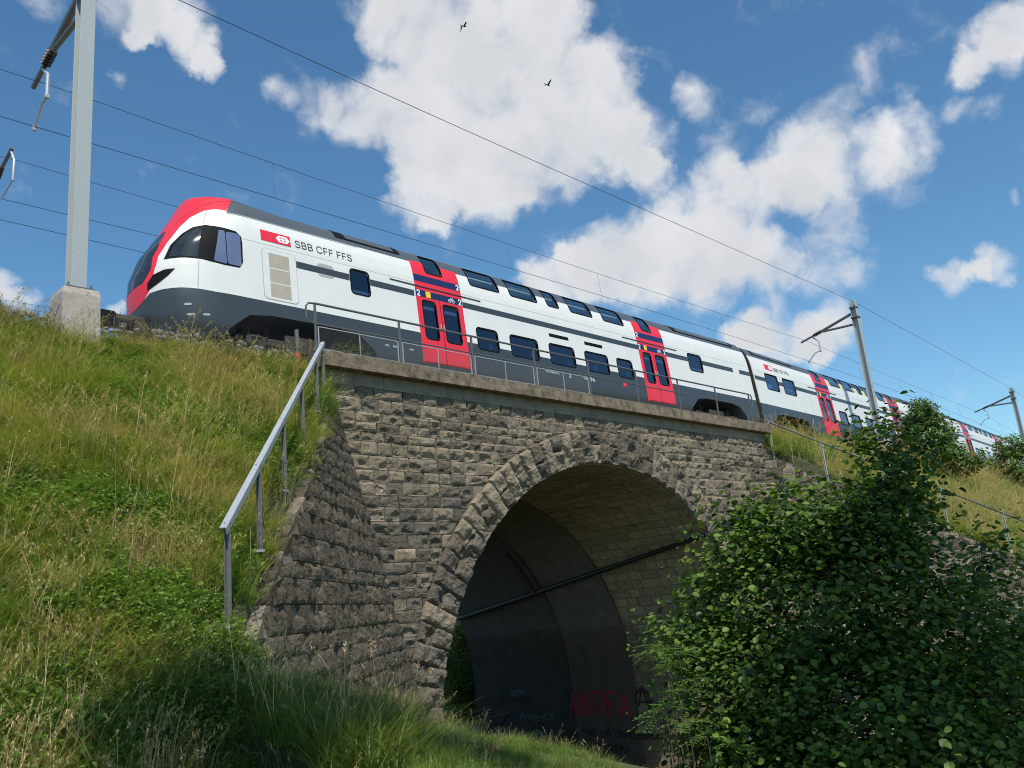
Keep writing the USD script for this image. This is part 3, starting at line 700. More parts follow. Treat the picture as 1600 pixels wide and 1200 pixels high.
hang = [(XA + (RA - .2) * math.cos(a), 23.7, ZA + (RA - .2) * math.sin(a)) for a in np.radians([50, 46, 42, 38, 34, 31])]
obj('branch_pipe', tube(hang, .07, 8), M['pipe'], t, 50)

# ------------------------------------------------------------ gabion edging left of the bridge
gab = thing('gabion_edging', 'low wire mesh baskets of grey stones edging the ballast left of the bridge', 'gabion')
rr = random.Random(5); sts = []
for i in range(520):
    s = trimesh.creation.icosphere(1, 1.0); vv = np.array(s.vertices) * (1 + .35 * (meshkit.noise(np.array(s.vertices) * 1.7 + i * 7.1, 3) - .5)[:, None])
    vv = vv * [rr.uniform(.05, .09), rr.uniform(.04, .07), rr.uniform(.035, .06)] + [rr.uniform(-8, 10.2), rr.uniform(15.74, 15.95), rr.uniform(5.5, 5.86)]
    sts.append((vv, s.faces))
obj('stones', sts, M['stoneb'], gab, kind='stuff')
wr = []
for x in np.arange(-8, 10.3, .1): wr.append(tube([(x, 15.68, 5.5), (x, 15.68, 5.9), (x, 16.1, 5.9)], .0028, 4, False))
for z in np.arange(5.5, 5.92, .1): wr.append(tube([(-8, 15.68, z), (10.25, 15.68, z)], .0035, 4, False))
for x in np.arange(-8, 10.3, 1.0): wr.append(tube([(x, 15.67, 5.4), (x, 15.67, 5.95)], .008, 5))
obj('wire_mesh', wr, M['darksteel'], gab)

mk = thing('marker_post', 'short dark trackside post with an orange foot beside the railing end', 'post', (9.95, 15.75, 5.55))
obj('pole', tube([(0, 0, .26), (0, 0, .8)], .05, 10), M['darksteel'], mk, 40); obj('foot', tube([(0, 0, 0), (0, 0, .26)], .07, 10), M['orange'], mk, 40)

# ------------------------------------------------------------ catenary masts and wires
MX = [5.22, 42.15, 76.9]
mast_labels = ['tall grey steel catenary mast on a concrete plinth at the left', 'grey catenary mast rising from the grass right of the bridge', 'farthest catenary mast at the right edge of the picture']


def build_mast(k, full):
    t = thing('catenary_mast', mast_labels[k], 'catenary mast', (MX[k], 15.42 + float(curve(MX[k])), 0), 'catenary masts along the track')
    w = .138
    obj('post', [rbox(-w, w, -.15, -.125, 6.2, 13.3, .006), rbox(-w, w, .125, .15, 6.2, 13.3, .006), rbox(-.012, .012, -.125, .125, 6.2, 13.3, .004)], M['mast'], t)
    b = trimesh.creation.box([.64, .64, 1.9]).subdivide_to_size(.2); v = np.array(b.vertices); v[:, :2] *= (1 - .09 * (v[:, 2:] > .85))
    v += (meshkit.fbm(v * 4, 3, 3)[:, None] - .5) * .03; v[:, 2] += 6.15 - .95
    obj('plinth', (v, b.faces), M['concrete'], t)
    obj('base_plate', [rbox(-.24, .24, -.24, .24, 6.16, 6.2, .006)] + [tube([(x, y, 6.18), (x, y, 6.27)], .02, 6) for x in (-.19, .19) for y in (-.19, .19)], M['darksteel'], t)
    obj('collar', [rbox(-.19, .19, -.185, .185, 12.38, 12.46, .006), rbox(-.17, .17, -.175, .175, 12.9, 12.98, .006)], M['darksteel'], t)
    Y = 15.42
    obj('upper_arm', tube([(0, 15.55 - Y, 12.68), (0, 17.25 - Y, 12.24)], .075, 8), M['darksteel'], t, 40)
    obj('lower_arm', tube([(0, 15.55 - Y, 12.1), (0, 17.2 - Y, 12.2)], .06, 8), M['darksteel'], t, 40)
    pr = [(0, .04), (.02, .05)] + [p for j in range(5) for p in ((.05 + j * .09, .06), (.08 + j * .09, .115), (.11 + j * .09, .06))] + [(.52, .05)]
    a, c = np.array([0, 17.24 - Y, 12.24]), np.array([0, 17.76 - Y, 12.12]); d = (c - a) / np.linalg.norm(c - a)
    obj('insulator', tube([a + d * s for s, _ in pr], [q for _, q in pr], 10), M['insul'], t, 40)
    obj('arm_tip', tube([c, (0, 18.44 - Y, 11.96)], .055, 8), M['darksteel'], t, 40)
    obj('registration_arm', [tube([(0, 17.84 - Y, 12.1), (0, 17.5 - Y, 11.78), (0, 17.5 - Y, 11.28)], .04, 8), rbox(-.05, .05, 17.46 - Y, 17.54 - Y, 11.2, 11.3, .01)], M['galv'], t, 40)
    obj('steady_arm', [tube([(0, 17.5 - Y, 11.26), (0, 17.8 - Y, 11.22), (0, 18.2 - Y, 10.86)], .028, 8), rbox(-.04, .04, 18.17 - Y, 18.25 - Y, 10.78, 10.9, .01)], M['galv'], t, 40)
    return t


for k in range(3): build_mast(k, k == 0)
# opposite mast of the far track at the left edge
t = thing('catenary_mast', 'arm of the far track catenary mast reaching in at the left edge', 'catenary mast', (5.67, 25.6, 0), 'catenary masts along the track')
obj('post', [rbox(-.15, .15, -.15, -.125, 5.6, 13.3, .006), rbox(-.15, .15, .125, .15, 5.6, 13.3, .006), rbox(-.012, .012, -.125, .125, 5.6, 13.3, .004)], M['mast'], t)
o = np.array([0, 25.6, 0])
obj('upper_arm', tube([np.array((0, 25.5, 12.2)) - o, np.array((0, 22.75, 11.8)) - o], .055, 8), M['darksteel'], t, 40)
obj('insulator', tube([np.array((0, 22.75, 11.8)) - o, np.array((0, 22.6, 11.8)) - o, np.array((0, 22.2, 11.86)) - o], [.06, .11, .06], 8), M['insul'], t, 40)
obj('arm_tip', tube([np.array((0, 22.2, 11.86)) - o, np.array((0, 21.42, 12.05)) - o], .045, 8), M['darksteel'], t, 40)
obj('registration_arm', tube([np.array((0, 21.5, 11.98)) - o, np.array((0, 21.22, 11.62)) - o, np.array((0, 21.25, 11.08)) - o], .03, 8), M['galv'], t, 40)
obj('steady_arm', tube([np.array((0, 21.25, 11.1)) - o, np.array((0, 22.1, 10.95)) - o], .02, 8), M['galv'], t, 40)


def wire_line(y, zf, xs, r=.007):
    return tube([(x, y + float(curve(x)), zf(x)) for x in xs], r, 5)


def sag(lo, span, z, d):
    def f(x):
        u = ((x - lo) % span) / span; return z - 4 * d * u * (1 - u)
    return f


xs = np.arange(-34, 118, 2.0)
mz = lambda x: sag(5.2, 36.95, 11.98, .26)(x)
cz = lambda x: 10.79
t = thing('overhead_line', 'contact and carrier wires with droppers above the train', 'overhead wire', group='overhead lines of the two tracks')
obj('carrier_wire', wire_line(18.15, mz, xs), M['wire'], t); obj('contact_wire', wire_line(18.05, cz, xs, .008), M['wire'], t)
for x in (-9, -2, 10.9, 19.65, 24.4, 33.2, 49, 56, 63, 70, 85, 92):
    obj('dropper', tube([(x, 18.15 + float(curve(x)), mz(x)), (x, 18.06 + float(curve(x)), cz(x))], .005, 4), M['wire'], t)
t = thing('overhead_line', 'pair of overhead wires of the far track at the left edge', 'overhead wire', group='overhead lines of the two tracks')
obj('carrier_wire', wire_line(22.1, lambda x: sag(5.6, 36.9, 12.12, .28)(x), xs), M['wire'], t); obj('contact_wire', wire_line(22.1, lambda x: 10.95, xs, .008), M['wire'], t)
tag(obj('feeder_wire', wire_line(15.4, sag(5.2, 36.95, 13.28, .22), xs, .009), M['wire']), 'single thin feeder wire strung between the mast tops', 'wire')
tag(obj('feeder_wire', wire_line(24.4, lambda x: 11.52 - .008 * x, xs, .009), M['wire']), 'lowest thin wire entering behind the left mast', 'wire')

# ------------------------------------------------------------ train
TH, ZR = math.radians(4.5), 5.8
PROF = np.array([(1.30,.40),(1.38,.62),(1.40,.85),(1.40,2.75),(1.39,3.05),(1.36,3.3),(1.30,3.55),(1.2,3.78),(1.08,3.95),(.92,4.08),(.6,4.2),(.2,4.27)])
XF = np.array([(.35,7.60),(.9,7.40),(1.3,7.33),(1.7,7.32),(2.1,7.36),(2.65,7.557),(3.1,7.84),(3.5,8.10),(3.8,8.30),(4.05,8.44),(4.2,8.55),(4.27,8.82)])


def nose_solid(d=0.0, xback=12.0):
    hs = np.concatenate([np.linspace(.40, 3.9, 36), np.linspace(3.95, 4.27, 9)]); N = 26; rings = []
    for h in hs:
        w = np.interp(h, PROF[:, 1], PROF[:, 0]) + d; xf = np.interp(h, XF[:, 1] * 0 + XF[:, 0], XF[:, 1]) - d
        Lt = np.interp(h, [.4, 1.5, 3, 4, 4.27], [1.7, 1.75, 1.5, 1.3, .9]); n = 2.3
        a = np.linspace(0, np.pi / 2, N); tt = 1 - np.abs(np.cos(a)) ** (2 / n); y = w * np.abs(np.sin(a)) ** (2 / n)
        near = np.c_[xf + Lt * tt, -y]; far = near[1:] * [1, -1]
        ring = np.r_[[[xback, -w]], near[::-1], far, [[xback, w]]]
        lift = .12 * sstep(3.2, 4.27, h) * (1 - sstep(9.0, 10.4, ring[:, 0]))
        z = h + (d if h > 4.26 else 0) - (d if h < .41 else 0)
        rings.append(np.c_[ring, np.full(len(ring), z) + lift])
    K = len(rings[0]); V = np.vstack(rings); Fc = []
    for i in range(len(rings) - 1):
        for k in range(K):
            a, b = i * K + k, i * K + (k + 1) % K; Fc += [(a, a + K, b), (b, a + K, b + K)]
    for base, flip in ((0, 1), ((len(rings) - 1) * K, 0)):
        for k in range(K // 2):
            a, b, c, e = base + k, base + k + 1, base + K - 1 - k, base + K - 2 - k
            if b >= e: break
            for t_ in ((a, b, c), (b, e, c)): Fc.append(t_ if flip else t_[::-1])
        if K % 2 == 1:
            mid = base + K // 2; t_ = (mid - 1, mid, mid + 1); Fc.append(t_ if flip else t_[::-1])
    return m3.Manifold(m3.Mesh(V.astype(np.float32), np.array(Fc, np.uint32)))


def body_solid(x0, x1, d=0.0):
    p = PROF.copy(); p[:, 0] += d; p[0, 1] -= d; p[-1, 1] += d
    pts = [(-w, h) for w, h in p] + [(w, h) for w, h in p[::-1]]
    m = m3.CrossSection([pts[::-1]]).extrude(x1 - x0)      # (y, h, x)
    return m.transform([[0, 0, 1, x0], [1, 0, 0, 0], [0, 1, 0, 0]])


def prism(poly, y0=-2.2, y1=-0.25):
    if hasattr(poly, 'exterior'): pts = list(poly.exterior.coords)[:-1]
    else: pts = poly
    a = np.array(pts); ar = np.sum(a[:, 0] * np.roll(a[:, 1], -1) - np.roll(a[:, 0], -1) * a[:, 1])
    if ar < 0: a = a[::-1]
    return m3.CrossSection([a.tolist()]).extrude(y1 - y0).rotate([90, 0, 0]).translate([0, y1, 0])


def rr_(x0, x1, h0, h1, r=.1):
    return sbox(x0, h0, x1, h1).buffer(-r).buffer(r, quad_segs=4)


def pane_mat(name, tint, add):
    n = {'f': ('layer_weight', {'blend': .5}), 'w': ('math', {'math_type': 'power', 'value2': 3.5}), 'm': ('math', {'math_type': 'multiply_add', 'use_clamp': True, 'value2': .85, 'value3': add}), 't': ('transparent_bsdf', {'color': tint}), 'g': ('glossy_bsdf', {'color': (.9, .95, 1), 'roughness': .02}), 'x': ('mix_closure', {})}
    return usdkit.material(stage, '/World/Looks/' + name, n, [('f.facing', 'w.value1'), ('w.value', 'm.value1'), ('m.value', 'x.fac'), ('t.BSDF', 'x.closure1'), ('g.BSDF', 'x.closure2')], surface='x.closure')


PANE, PANE_UP = pane_mat('pane_lower', (.50, .58, .72), .06), pane_mat('pane_upper', (.90, .97, .96), .09)


class Car:
    def __init__(self, x0, x1, nose=False):
        self.x0, self.x1, self.nose, self.cache, self.holes = x0, x1, nose, {}, []

    def solid(self, d):
        if d not in self.cache:
            b = body_solid(10.5 if self.nose else self.x0, self.x1, d)
            self.cache[d] = b + nose_solid(d, 10.6) if self.nose else b
        return self.cache[d]

    def skin(self, d, inner=-.02):
        if (d, inner) not in self.cache: self.cache[d, inner] = self.solid(d) - self.solid(inner)
        return self.cache[d, inner]

    def piece(self, poly, d, cut=(), **k):
        m = self.skin(d) ^ prism(poly, **k)
        for c in cut: m = m - prism(c)
        return m

    def pane(self, poly, inner=-.034, outer=-.022):
        return self.skin(outer, inner) ^ prism(poly)


def side_w(h): return np.interp(h, PROF[:, 1], PROF[:, 0])


def side_text(text, x0, h0, height, d=.006, bold=False):
    v, f, _ = meshkit.arrays(meshkit.text_mesh(text, height, .002, bold))
    h = h0 + v[:, 1]; return (np.c_[x0 + v[:, 0] - v[:, 0].min(), -(side_w(h) + d + v[:, 2]), h], f)


def side_poly(pts, d=.008, th=.002):
    g = trimesh.creation.extrude_polygon(Polygon(pts), th, engine='earcut'); v = np.array(g.vertices)
    return (np.c_[v[:, 0], -(side_w(v[:, 1]) + d + v[:, 2]), v[:, 1]], g.faces)


def window(car, t, x0, x1, h0, h1, r=.12, name='window', upper=False, fr=.04):
    out, inn = rr_(x0, x1, h0, h1, r), rr_(x0 + fr, x1 - fr, h0 + fr, h1 - fr, max(r - .03, .03))
    car.holes.append(inn)
    f = obj(name, (car.solid(.008) - car.solid(-.05)) ^ (prism(out) - prism(inn)), M['black'], t, 30)
    p = car.pane(inn); g = PANE_UP if upper else PANE
    obj('pane', p, g, f, 30); obj('far_pane', p.mirror([0, 1, 0]), g, f, 30)
    return f


def logo(t, x, h, s, label=None):
    obj('logo_panel', [side_poly([(x, h), (x + 2.75 * s, h), (x + 2.75 * s, h + s), (x, h + s)], .005)], M['red'], t)
    cx, cy, a = x + 2.02 * s, h + .5 * s, s
    obj('emblem', side_poly([(cx + p * a, cy + q * a) for p, q in ((-.66, 0), (-.36, .33), (.36, .33), (.66, 0), (.36, -.33), (-.36, -.33))], .008), M['lettering_white'], t)
    pl = [[(cx + i * p * a, cy + j * q * a) for p, q in ((.075, .085), (.30, .085), (.22, .19), (.075, .19))] for i in (1, -1) for j in (1, -1)]
    obj('emblem_gap', [side_poly(p, .011) for p in pl], M['red'], t)


def door(car, t, x0, x1, first_two_left=True):
    h0, h1 = .57, 3.62
    xm = (x0 + x1) / 2 - .02
    dws = [rr_(a + .10, b - (.17, .14)[k], 1.27, 2.38, .08) for k, (a, b) in enumerate(((x0 + .10, xm - .012), (xm + .012, x1 - .08)))]
    window(car, t, x0 + .47, x0 + 1.12, 3.27, 3.98, .09, 'upper_window', True)
    cuts = dws + [car.holes[-1]]; car.holes += dws
    obj('door_surround', car.piece(sbox(x0, h0, x1, h1), .003, cuts), M['red'], t, 30)
    obj('navy_band', car.piece(sbox(x0 + .004, 2.95, x1 - .004, 3.165), .005), M['navy'], t, 30)
    obj('navy_band', car.piece(sbox(x0 + .004, 2.49, x1 - .004, 2.69), .005), M['navy'], t, 30)
    obj('rain_gutter', car.piece(sbox(x0 - .85, 2.785, x1 + .75, 2.81), .02), M['grey'], t, 30)
    for k, (a, b) in enumerate(((x0 + .10, xm - .012), (xm + .012, x1 - .08))):
        dl = obj('door', car.piece(sbox(a, h0 + .03, b, 2.47), .012, [dws[k]]), M['red'], t, 30)
        obj('door_window', (car.solid(.016) - car.solid(-.04)) ^ (prism(dws[k].buffer(.032)) - prism(dws[k])), M['black'], dl, 30)
        obj('door_pane', car.pane(dws[k]), PANE, dl, 30)
        obj('handle', car.piece(rr_(b - .075 if k == 0 else a + .02, b - .045 if k == 0 else a + .05, 1.55, 1.75, .01), .03), M['seam'], dl)
    obj('door_seam', car.piece(sbox(xm - .012, h0, xm + .012, 2.47), .004), M['black'], t, 30)
    obj('class_number', [side_text('2', x0 + .04, 2.505, .17, .006, True), side_text('2', x1 - .15, 2.505, .17, .006, True), side_text('2', (x1 - .15) if first_two_left else x0 + .04, 2.975, .17, .006, True)], M['lettering_white'], t)
    obj('wheelchair_sign', side_poly([(x0 + .36, 2.50), (x0 + .53, 2.50), (x0 + .53, 2.68), (x0 + .36, 2.68)], .006), M['yellow'], t)
    ring = lambda cx: [(cx + .045 * math.cos(a), 2.565 + .045 * math.sin(a)) for a in np.linspace(0, 2 * math.pi, 12)]
    bk = []
    for cx in (x0 + 1.22, x0 + 1.36):
        q = ring(cx)
        for a_, b_ in zip(q[:-1], q[1:]): bk.append(bar((a_[0], -1.408, a_[1]), (b_[0], -1.408, b_[1]), .014, .004, (0, 1, 0)))
    for a_, b_ in (((1.22, 2.565), (1.27, 2.64)), ((1.27, 2.64), (1.36, 2.565)), ((1.27, 2.64), (1.35, 2.65)), ((1.29, 2.56), (1.35, 2.65))):
        bk.append(bar((x0 + a_[0], -1.408, a_[1]), (x0 + b_[0], -1.408, b_[1]), .012, .004, (0, 1, 0)))
    obj('bicycle_sign', bk, M['lettering_white'], t)


def bogie(t, xc):
    b = obj('bogie', [rbox(xc - 1.75, xc + 1.75, -1.12, -.95, .42, .62, .03), rbox(xc - .5, xc + .5, -1.2, -.9, .3, .75, .04), rbox(xc - 1.5, xc - 1.0, -1.2, -1.0, .35, .6, .03), rbox(xc + 1.0, xc + 1.5, -1.2, -1.0, .35, .6, .03)], M['dark'], t)
    for s in (-1.25, 1.25):
        w = m3.Manifold.cylinder(.13, .45, .45, 28).rotate([90, 0, 0]).translate([xc + s, -.70, .46])
        obj('wheel', w, M['dark'], b, 30)
        obj('axle_box', rbox(xc + s - .17, xc + s + .17, -1.2, -.84, .3, .62, .04), M['dark'], b)
        for k in (-.3, .3):
            pts = [(xc + s + k + .075 * math.cos(a), -1.05 + .075 * math.sin(a), .5 + .35 * a / (math.pi * 10)) for a in np.linspace(0, math.pi * 10, 60)]
            obj('spring', tube(pts, .018, 5), M['dark'], b)


def shell(car, t, bogies, lower_seats, upper_seats):
    x0, x1 = car.x0, car.x1
    cav = car.solid(-.06) ^ m3.Manifold.cube([x1 - x0 - (3.1 if car.nose else .3), 6, 8]).translate([x0 + (2.95 if car.nose else .15), -3, .52])
    low = [(x0 - 5, 0), (x1 + 5, 0), (x1 + 5, 1.4), (8.5 if car.nose else x0 - 5, 1.4)]
    if car.nose: low = [(x0 - 5, 0), (x1 + 5, 0), (x1 + 5, 1.4), (8.6, 1.4), (8.22, 1.44), (7.9, 1.47), (7.6, 1.47), (7.44, 1.45), (7.30, 1.2), (x0 - 5, 1.1)]
    lowp = prism(low, -3, 3); topp = prism([(x0 - 5, 3.56), (x1 + 5, 3.56), (x1 + 5, 6), (x0 - 5, 6)] if not car.nose else [(8.985, 3.56), (x1 + 5, 3.56), (x1 + 5, 6), (9.6, 6), (9.32, 4.2)], -3, 3)
    cut, fill = m3.Manifold(), m3.Manifold()
    for xc in bogies:
        cut = cut + prism(Polygon([(xc - 2.15, .2), (xc + 2.15, .2), (xc + 1.95, .62), (xc + 1.5, .98), (xc + .9, 1.06), (xc - .9, 1.06), (xc - 1.5, .98), (xc - 1.95, .62)]), -3, 3)
        fill = fill + m3.Manifold.cube([4.8, 6, 1.3]).translate([xc - 2.4, -3, 0])     # solid floor over the wheels
    holes = m3.Manifold()
    for h in car.holes: holes = holes + prism(h, -3, 3)
    S0 = car.solid(0.0) - (cav - fill) - (holes - fill)
    obj('body_shell', S0 - lowp - topp, M['white'], t, 30)
    obj('skirt', (S0 ^ lowp) - cut, M['grey'], t, 30)
    obj('roof', S0 ^ topp, M['roof'], t, 30)
    inside = car.solid(-.065)
    obj('deck', inside ^ m3.Manifold.cube([x1 - x0 - 3.4, 6, .1]).translate([x0 + 3.1, -3, 2.16]), M['lining'], t)
    obj('luggage_rack', [bx(upper_seats[0] - .3, upper_seats[1] + .3, sy * .98 - .14, sy * .98 + .14, 3.66, 3.69) for sy in (-1, 1)] + [bx(upper_seats[0] - .3, upper_seats[1] + .3, -.25, .25, 3.98, 4.02)], M['lining'], t)
    st = []
    for (a, b), f in ((lower_seats, .53), (upper_seats, 2.27)):
        for x in np.arange(a, b, .88):
            for y in (-1, -.52, .52, 1):
                st += [bx(x, x + .44, y - .2, y + .2, f, f + .45), bx(x - .06 + .44 * (int(x * 7) % 2), x + .06 + .44 * (int(x * 7) % 2), y - .2, y + .2, f + .3, f + 1.12 - .05 * (f < 1))]
    obj('seats', [trimesh.Trimesh(*map(np.array, (m_.vertices, m_.faces))) for m_ in st], M['seat'], t, kind='stuff')
    for xc in bogies: bogie(t, xc)
    obj('end_wall', [body_solid(x1 - .05, x1 + .025, -.03)] + ([] if car.nose else [body_solid(x0 - .025, x0 + .05, -.03)]), M['dark'], t)


def roof_gear(car, t, spans):
    for a, b in spans: obj('roof_hatch', car.piece(rr_(a, b, 3.72, 4.12, .04), .012), M['black'], t, 30); 
    for a, b in spans: obj('roof_cover', car.piece(rr_(a + .35, b - .2, 3.76, 4.1, .04), .02), M['roof'], t, 30)


def carriage_matrix(x0, y0, ang):
    c, s = math.cos(TH), math.sin(TH); ca, sa = math.cos(ang), math.sin(ang)
    # local (x, y, h): lean about the track, then turn about the vertical
    ex = np.array([ca, sa, 0]); ey = np.array([-sa * c, ca * c, -s]); ez = np.array([-sa * s, ca * s, c])
    return Gf.Matrix4d(*[float(v) for row in ((*ex, 0), (*ey, 0), (*ez, 0), (x0, y0, ZR, 1)) for v in row])


car = Car(6.8, 32.2, True)
c1 = thing('train_carriage', 'leading red, white and grey double deck carriage with the driver\'s cab', 'train carriage', group='coupled carriages of the passing train', matrix=carriage_matrix(0, 18, 0))
far_front = [(5.5, 4.9), (5.5, 1.1), (7.30, 1.12), (7.43, 1.5), (7.47, 1.75), (7.51, 2.01), (7.6, 2.34), (7.76, 2.66), (8.07, 3.15), (8.3, 3.43), (8.55, 3.60), (8.8, 3.655), (9.005, 3.62), (9.34, 4.2), (9.5, 4.9)]
obj('red_band', car.piece(far_front, .004, y0=-2.2, y1=2.2), M['red'], c1, 30)
obj('windscreen', car.piece([(5.5, 3.2), (5.5, 1.75), (7.36, 1.75), (7.45, 2.0), (7.53, 2.35), (7.70, 2.75), (7.93, 3.2)], .010, y0=-2.2, y1=2.2), M['windscreen'], c1, 30)
obj('bumper', [rbox(7.25, 7.7, -.35, .35, .5, 1.0, .05), tube([(6.7, 0, .95), (7.5, 0, .95)], .16, 10)], M['dark'], c1)
obj('coupler', [rbox(6.45, 6.9, -.2, .2, .8, 1.1, .04), rbox(6.5, 7.3, -.10, .10, .88, 1.02, .03)], M['dark'], c1)
obj('headlight', car.piece([(7.41, 1.52), (7.53, 1.62), (7.69, 1.78), (7.80, 1.93), (7.63, 1.93), (7.48, 1.86), (7.41, 1.7)], .010), M['black'], c1, 30)
cabp = Polygon([(7.65, 2.20), (7.8, 2.58), (8.03, 2.88), (8.24, 3.05), (8.47, 3.11), (8.89, 3.06), (9.12, 3.03), (9.24, 2.92), (9.26, 2.75), (9.25, 2.26), (9.16, 2.11), (8.8, 2.10), (8.5, 2.13), (8.3, 2.17), (7.95, 2.2)])
cw = obj('cab_window', car.piece(cabp, .008), M['black'], c1, 30)
obj('quarter_pane', car.piece(Polygon([(7.72, 2.24), (7.86, 2.58), (8.06, 2.84), (8.26, 2.99), (8.38, 3.03), (8.22, 2.2), (7.95, 2.24)]), .011), M['windscreen'], cw, 30)
obj('cab_pane', car.piece(Polygon([(8.58, 2.18), (8.74, 2.97), (8.83, 2.97), (8.83, 2.15)]).buffer(.02), .012), M['blind'], cw, 30)
obj('cab_blind', car.piece(rr_(8.87, 9.21, 2.14, 2.97, .06), .012), M['blind'], cw, 30)
obj('panel_seam', [car.piece(Polygon([(8.20, 1.44), (8.215, 1.44), (8.25, 2.13), (8.235, 2.13)]), .003), car.piece(Polygon([(8.43, 3.13), (8.445, 3.13), (8.62, 3.6), (8.60, 3.6)]), .003), car.piece(sbox(9.2, 2.875, 32.0, 2.886), .002), car.piece(sbox(9.0, 3.54, 12.6, 3.56), .010)], M['seam'], c1)
logo(c1, 9.76, 2.985, .29); obj('lettering', side_text('SBB CFF FFS', 10.68, 3.02, .2), M['lettering'], c1)
vp = obj('vent_panel', car.piece(rr_(9.74, 10.66, 1.47, 2.79, .12), .004), M['seam'], c1, 30)
obj('vent_cover', car.piece(rr_(9.755, 10.645, 1.485, 2.775, .11), .008), M['white'], vp, 30)
for h0, h1 in ((1.55, 1.9), (1.93, 2.28), (2.31, 2.68)):
    g = obj('vent_grille', car.piece(sbox(9.92, h0, 10.46, h1), .011), M['beige'], c1, 30)
for a, b in ((10.66, 12.2), (12.84, 14.30), (16.06, 24.42), (26.12, 27.57), (28.56, 30.85), (31.35, 32.19)):
    obj('grey_stripe', car.piece(sbox(a, 2.455, b, 2.635), .003), M['grey'], c1, 30)
obj('side_hatch', [car.piece(rr_(11.25, 11.75, 2.36, 2.74, .12).difference(rr_(11.262, 11.738, 2.372, 2.728, .11)), .006) if False else car.piece(rr_(11.25, 11.75, 2.38, 2.74, .12), .0025)], M['seam'], c1, 30)
window(car, c1, 12.21, 12.83, 2.10, 2.83, .12); window(car, c1, 27.58, 28.55, 2.10, 2.83, .12)
door(car, c1, 14.35, 16.05, True); door(car, c1, 24.42, 26.13, False)
for a, b in ((16.5, 17.74), (18.17, 19.42), (19.86, 20.46), (20.98, 22.16), (22.7, 23.9)): window(car, c1, a, b, 3.26, 3.99, .10, 'upper_window', True)
for a, b in ((16.45, 17.33), (17.81, 19.05), (19.54, 20.77), (21.27, 22.50), (22.96, 23.85)): window(car, c1, a, b, 1.24, 1.95, .13)
obj('air_vent', car.piece(sbox(19.66, 2.17, 20.58, 2.28), .006), M['black'], c1); obj('air_vent', car.piece(sbox(21.38, 2.17, 22.31, 2.28), .006), M['black'], c1)
roof_gear(car, c1, [(12.0, 14.1), (27.2, 31.6)])
shell(car, c1, (10.85, 29.2), (16.3, 24), (15.9, 24.3))
obj('jacking_point', [car.piece(rr_(a, a + .14, .82, .87, .02), .006) for a in (8.0, 8.3, 13.1, 13.35, 13.9)] + [car.piece(rr_(7.95, 8.08, 1.05, 1.1, .02), .006)], M['seam'], c1)
obj('warning_mark', side_poly([(23.1, .93), (23.3, .93), (23.3, 1.06), (23.1, 1.06)], .004), M['red'], c1)
obj('data_lettering', [side_text('50 85 RABe 511', 19.2, .92, .06), side_text('2', 20.3, .88, .13, .004, True), side_text('SBB', 21.0, .92, .09), side_text('94', 21.35, .88, .14)], M['lettering_white'], c1)

car = Car(0.0, 24.35)
c2 = thing('train_carriage', 'second double deck carriage with yellow first class marks by its upper windows', 'train carriage', group='coupled carriages of the passing train', matrix=carriage_matrix(32.75, 18 + float(curve(32.75)), math.radians(2.1)))


def mid_car(c, first):
    logo(c, 1.3, 3.08, .26); obj('lettering', side_text('SBB CFF FFS', 2.15, 3.1, .18), M['lettering'], c)
    for a, b in ((0.05, 1.02), (2.27, 2.72), (4.0, 6.3), (8.0, 16.35), (18.1, 19.4), (20.9, 24.3)): obj('grey_stripe', car.piece(sbox(a, 2.455, b, 2.635), .003), M['grey'], c, 30)
    window(car, c, 1.03, 2.26, 2.12, 2.88, .12); window(car, c, 2.73, 3.98, 2.12, 2.88, .12); window(car, c, 19.6, 20.8, 2.12, 2.88, .12)
    door(car, c, 6.3, 8.0, False); door(car, c, 16.35, 18.05, True)
    up = ((8.45, 9.75), (10.3, 11.6), (12.1, 12.75), (13.2, 14.45), (14.95, 16.1))
    for a, b in up: window(car, c, a, b, 3.26, 3.99, .10, 'upper_window', True)
    for a, b in ((8.5, 9.5), (10.1, 11.25), (11.95, 13.05), (13.8, 15.0), (15.3, 16.1)): window(car, c, a, b, 1.24, 1.95, .13)
    obj('air_vent', car.piece(sbox(12.05, 2.16, 12.95, 2.28), .006), M['black'], c); obj('air_vent', car.piece(sbox(14.05, 2.16, 14.95, 2.28), .006), M['black'], c)
    if first:
        for a in (8.16, 9.93, 11.75, 12.9, 14.62): obj('first_class_mark', car.piece(sbox(a, 3.28, a + .2, 3.55), .005), M['yellow'], c)
        obj('first_class_mark', car.piece(sbox(13.25, 1.45, 13.55, 1.75), .005), M['yellow'], c)
    obj('panel_seam', car.piece(sbox(.1, 2.875, 24.2, 2.886), .002), M['seam'], c)
    roof_gear(car, c, [(.6, 4.6), (19.5, 23.7)])
    shell(car, c, (2.9, 21.4), (8.2, 16), (8.2, 16.2))


mid_car(c2, True)
c3 = thing('train_carriage', 'third carriage half hidden by the small trees on the slope', 'train carriage', group='coupled carriages of the passing train', matrix=carriage_matrix(57.6, 18 + float(curve(57.6)), math.radians(4.2)))
mid_car(c3, False)
gm = lambda x: float(curve(x))
for x0, x1, lab in ((32.2, 32.78, 'black folding gangway between the first and second carriage'), (57.08, 57.62, 'black folding gangway between the second and third carriage')):
    pass
    t = thing('gangway', lab, 'gangway', group='folding gangways between the carriages', matrix=carriage_matrix(0, 18 + gm((x0 + x1) / 2), 0))
    n_ = 6
    for k in range(n_):
        a = x0 + (x1 - x0) * k / n_; b = x0 + (x1 - x0) * (k + 1) / n_; d = -.16 - .05 * (k % 2)
        obj('fold', body_solid(a, b, d), M['black'], t)

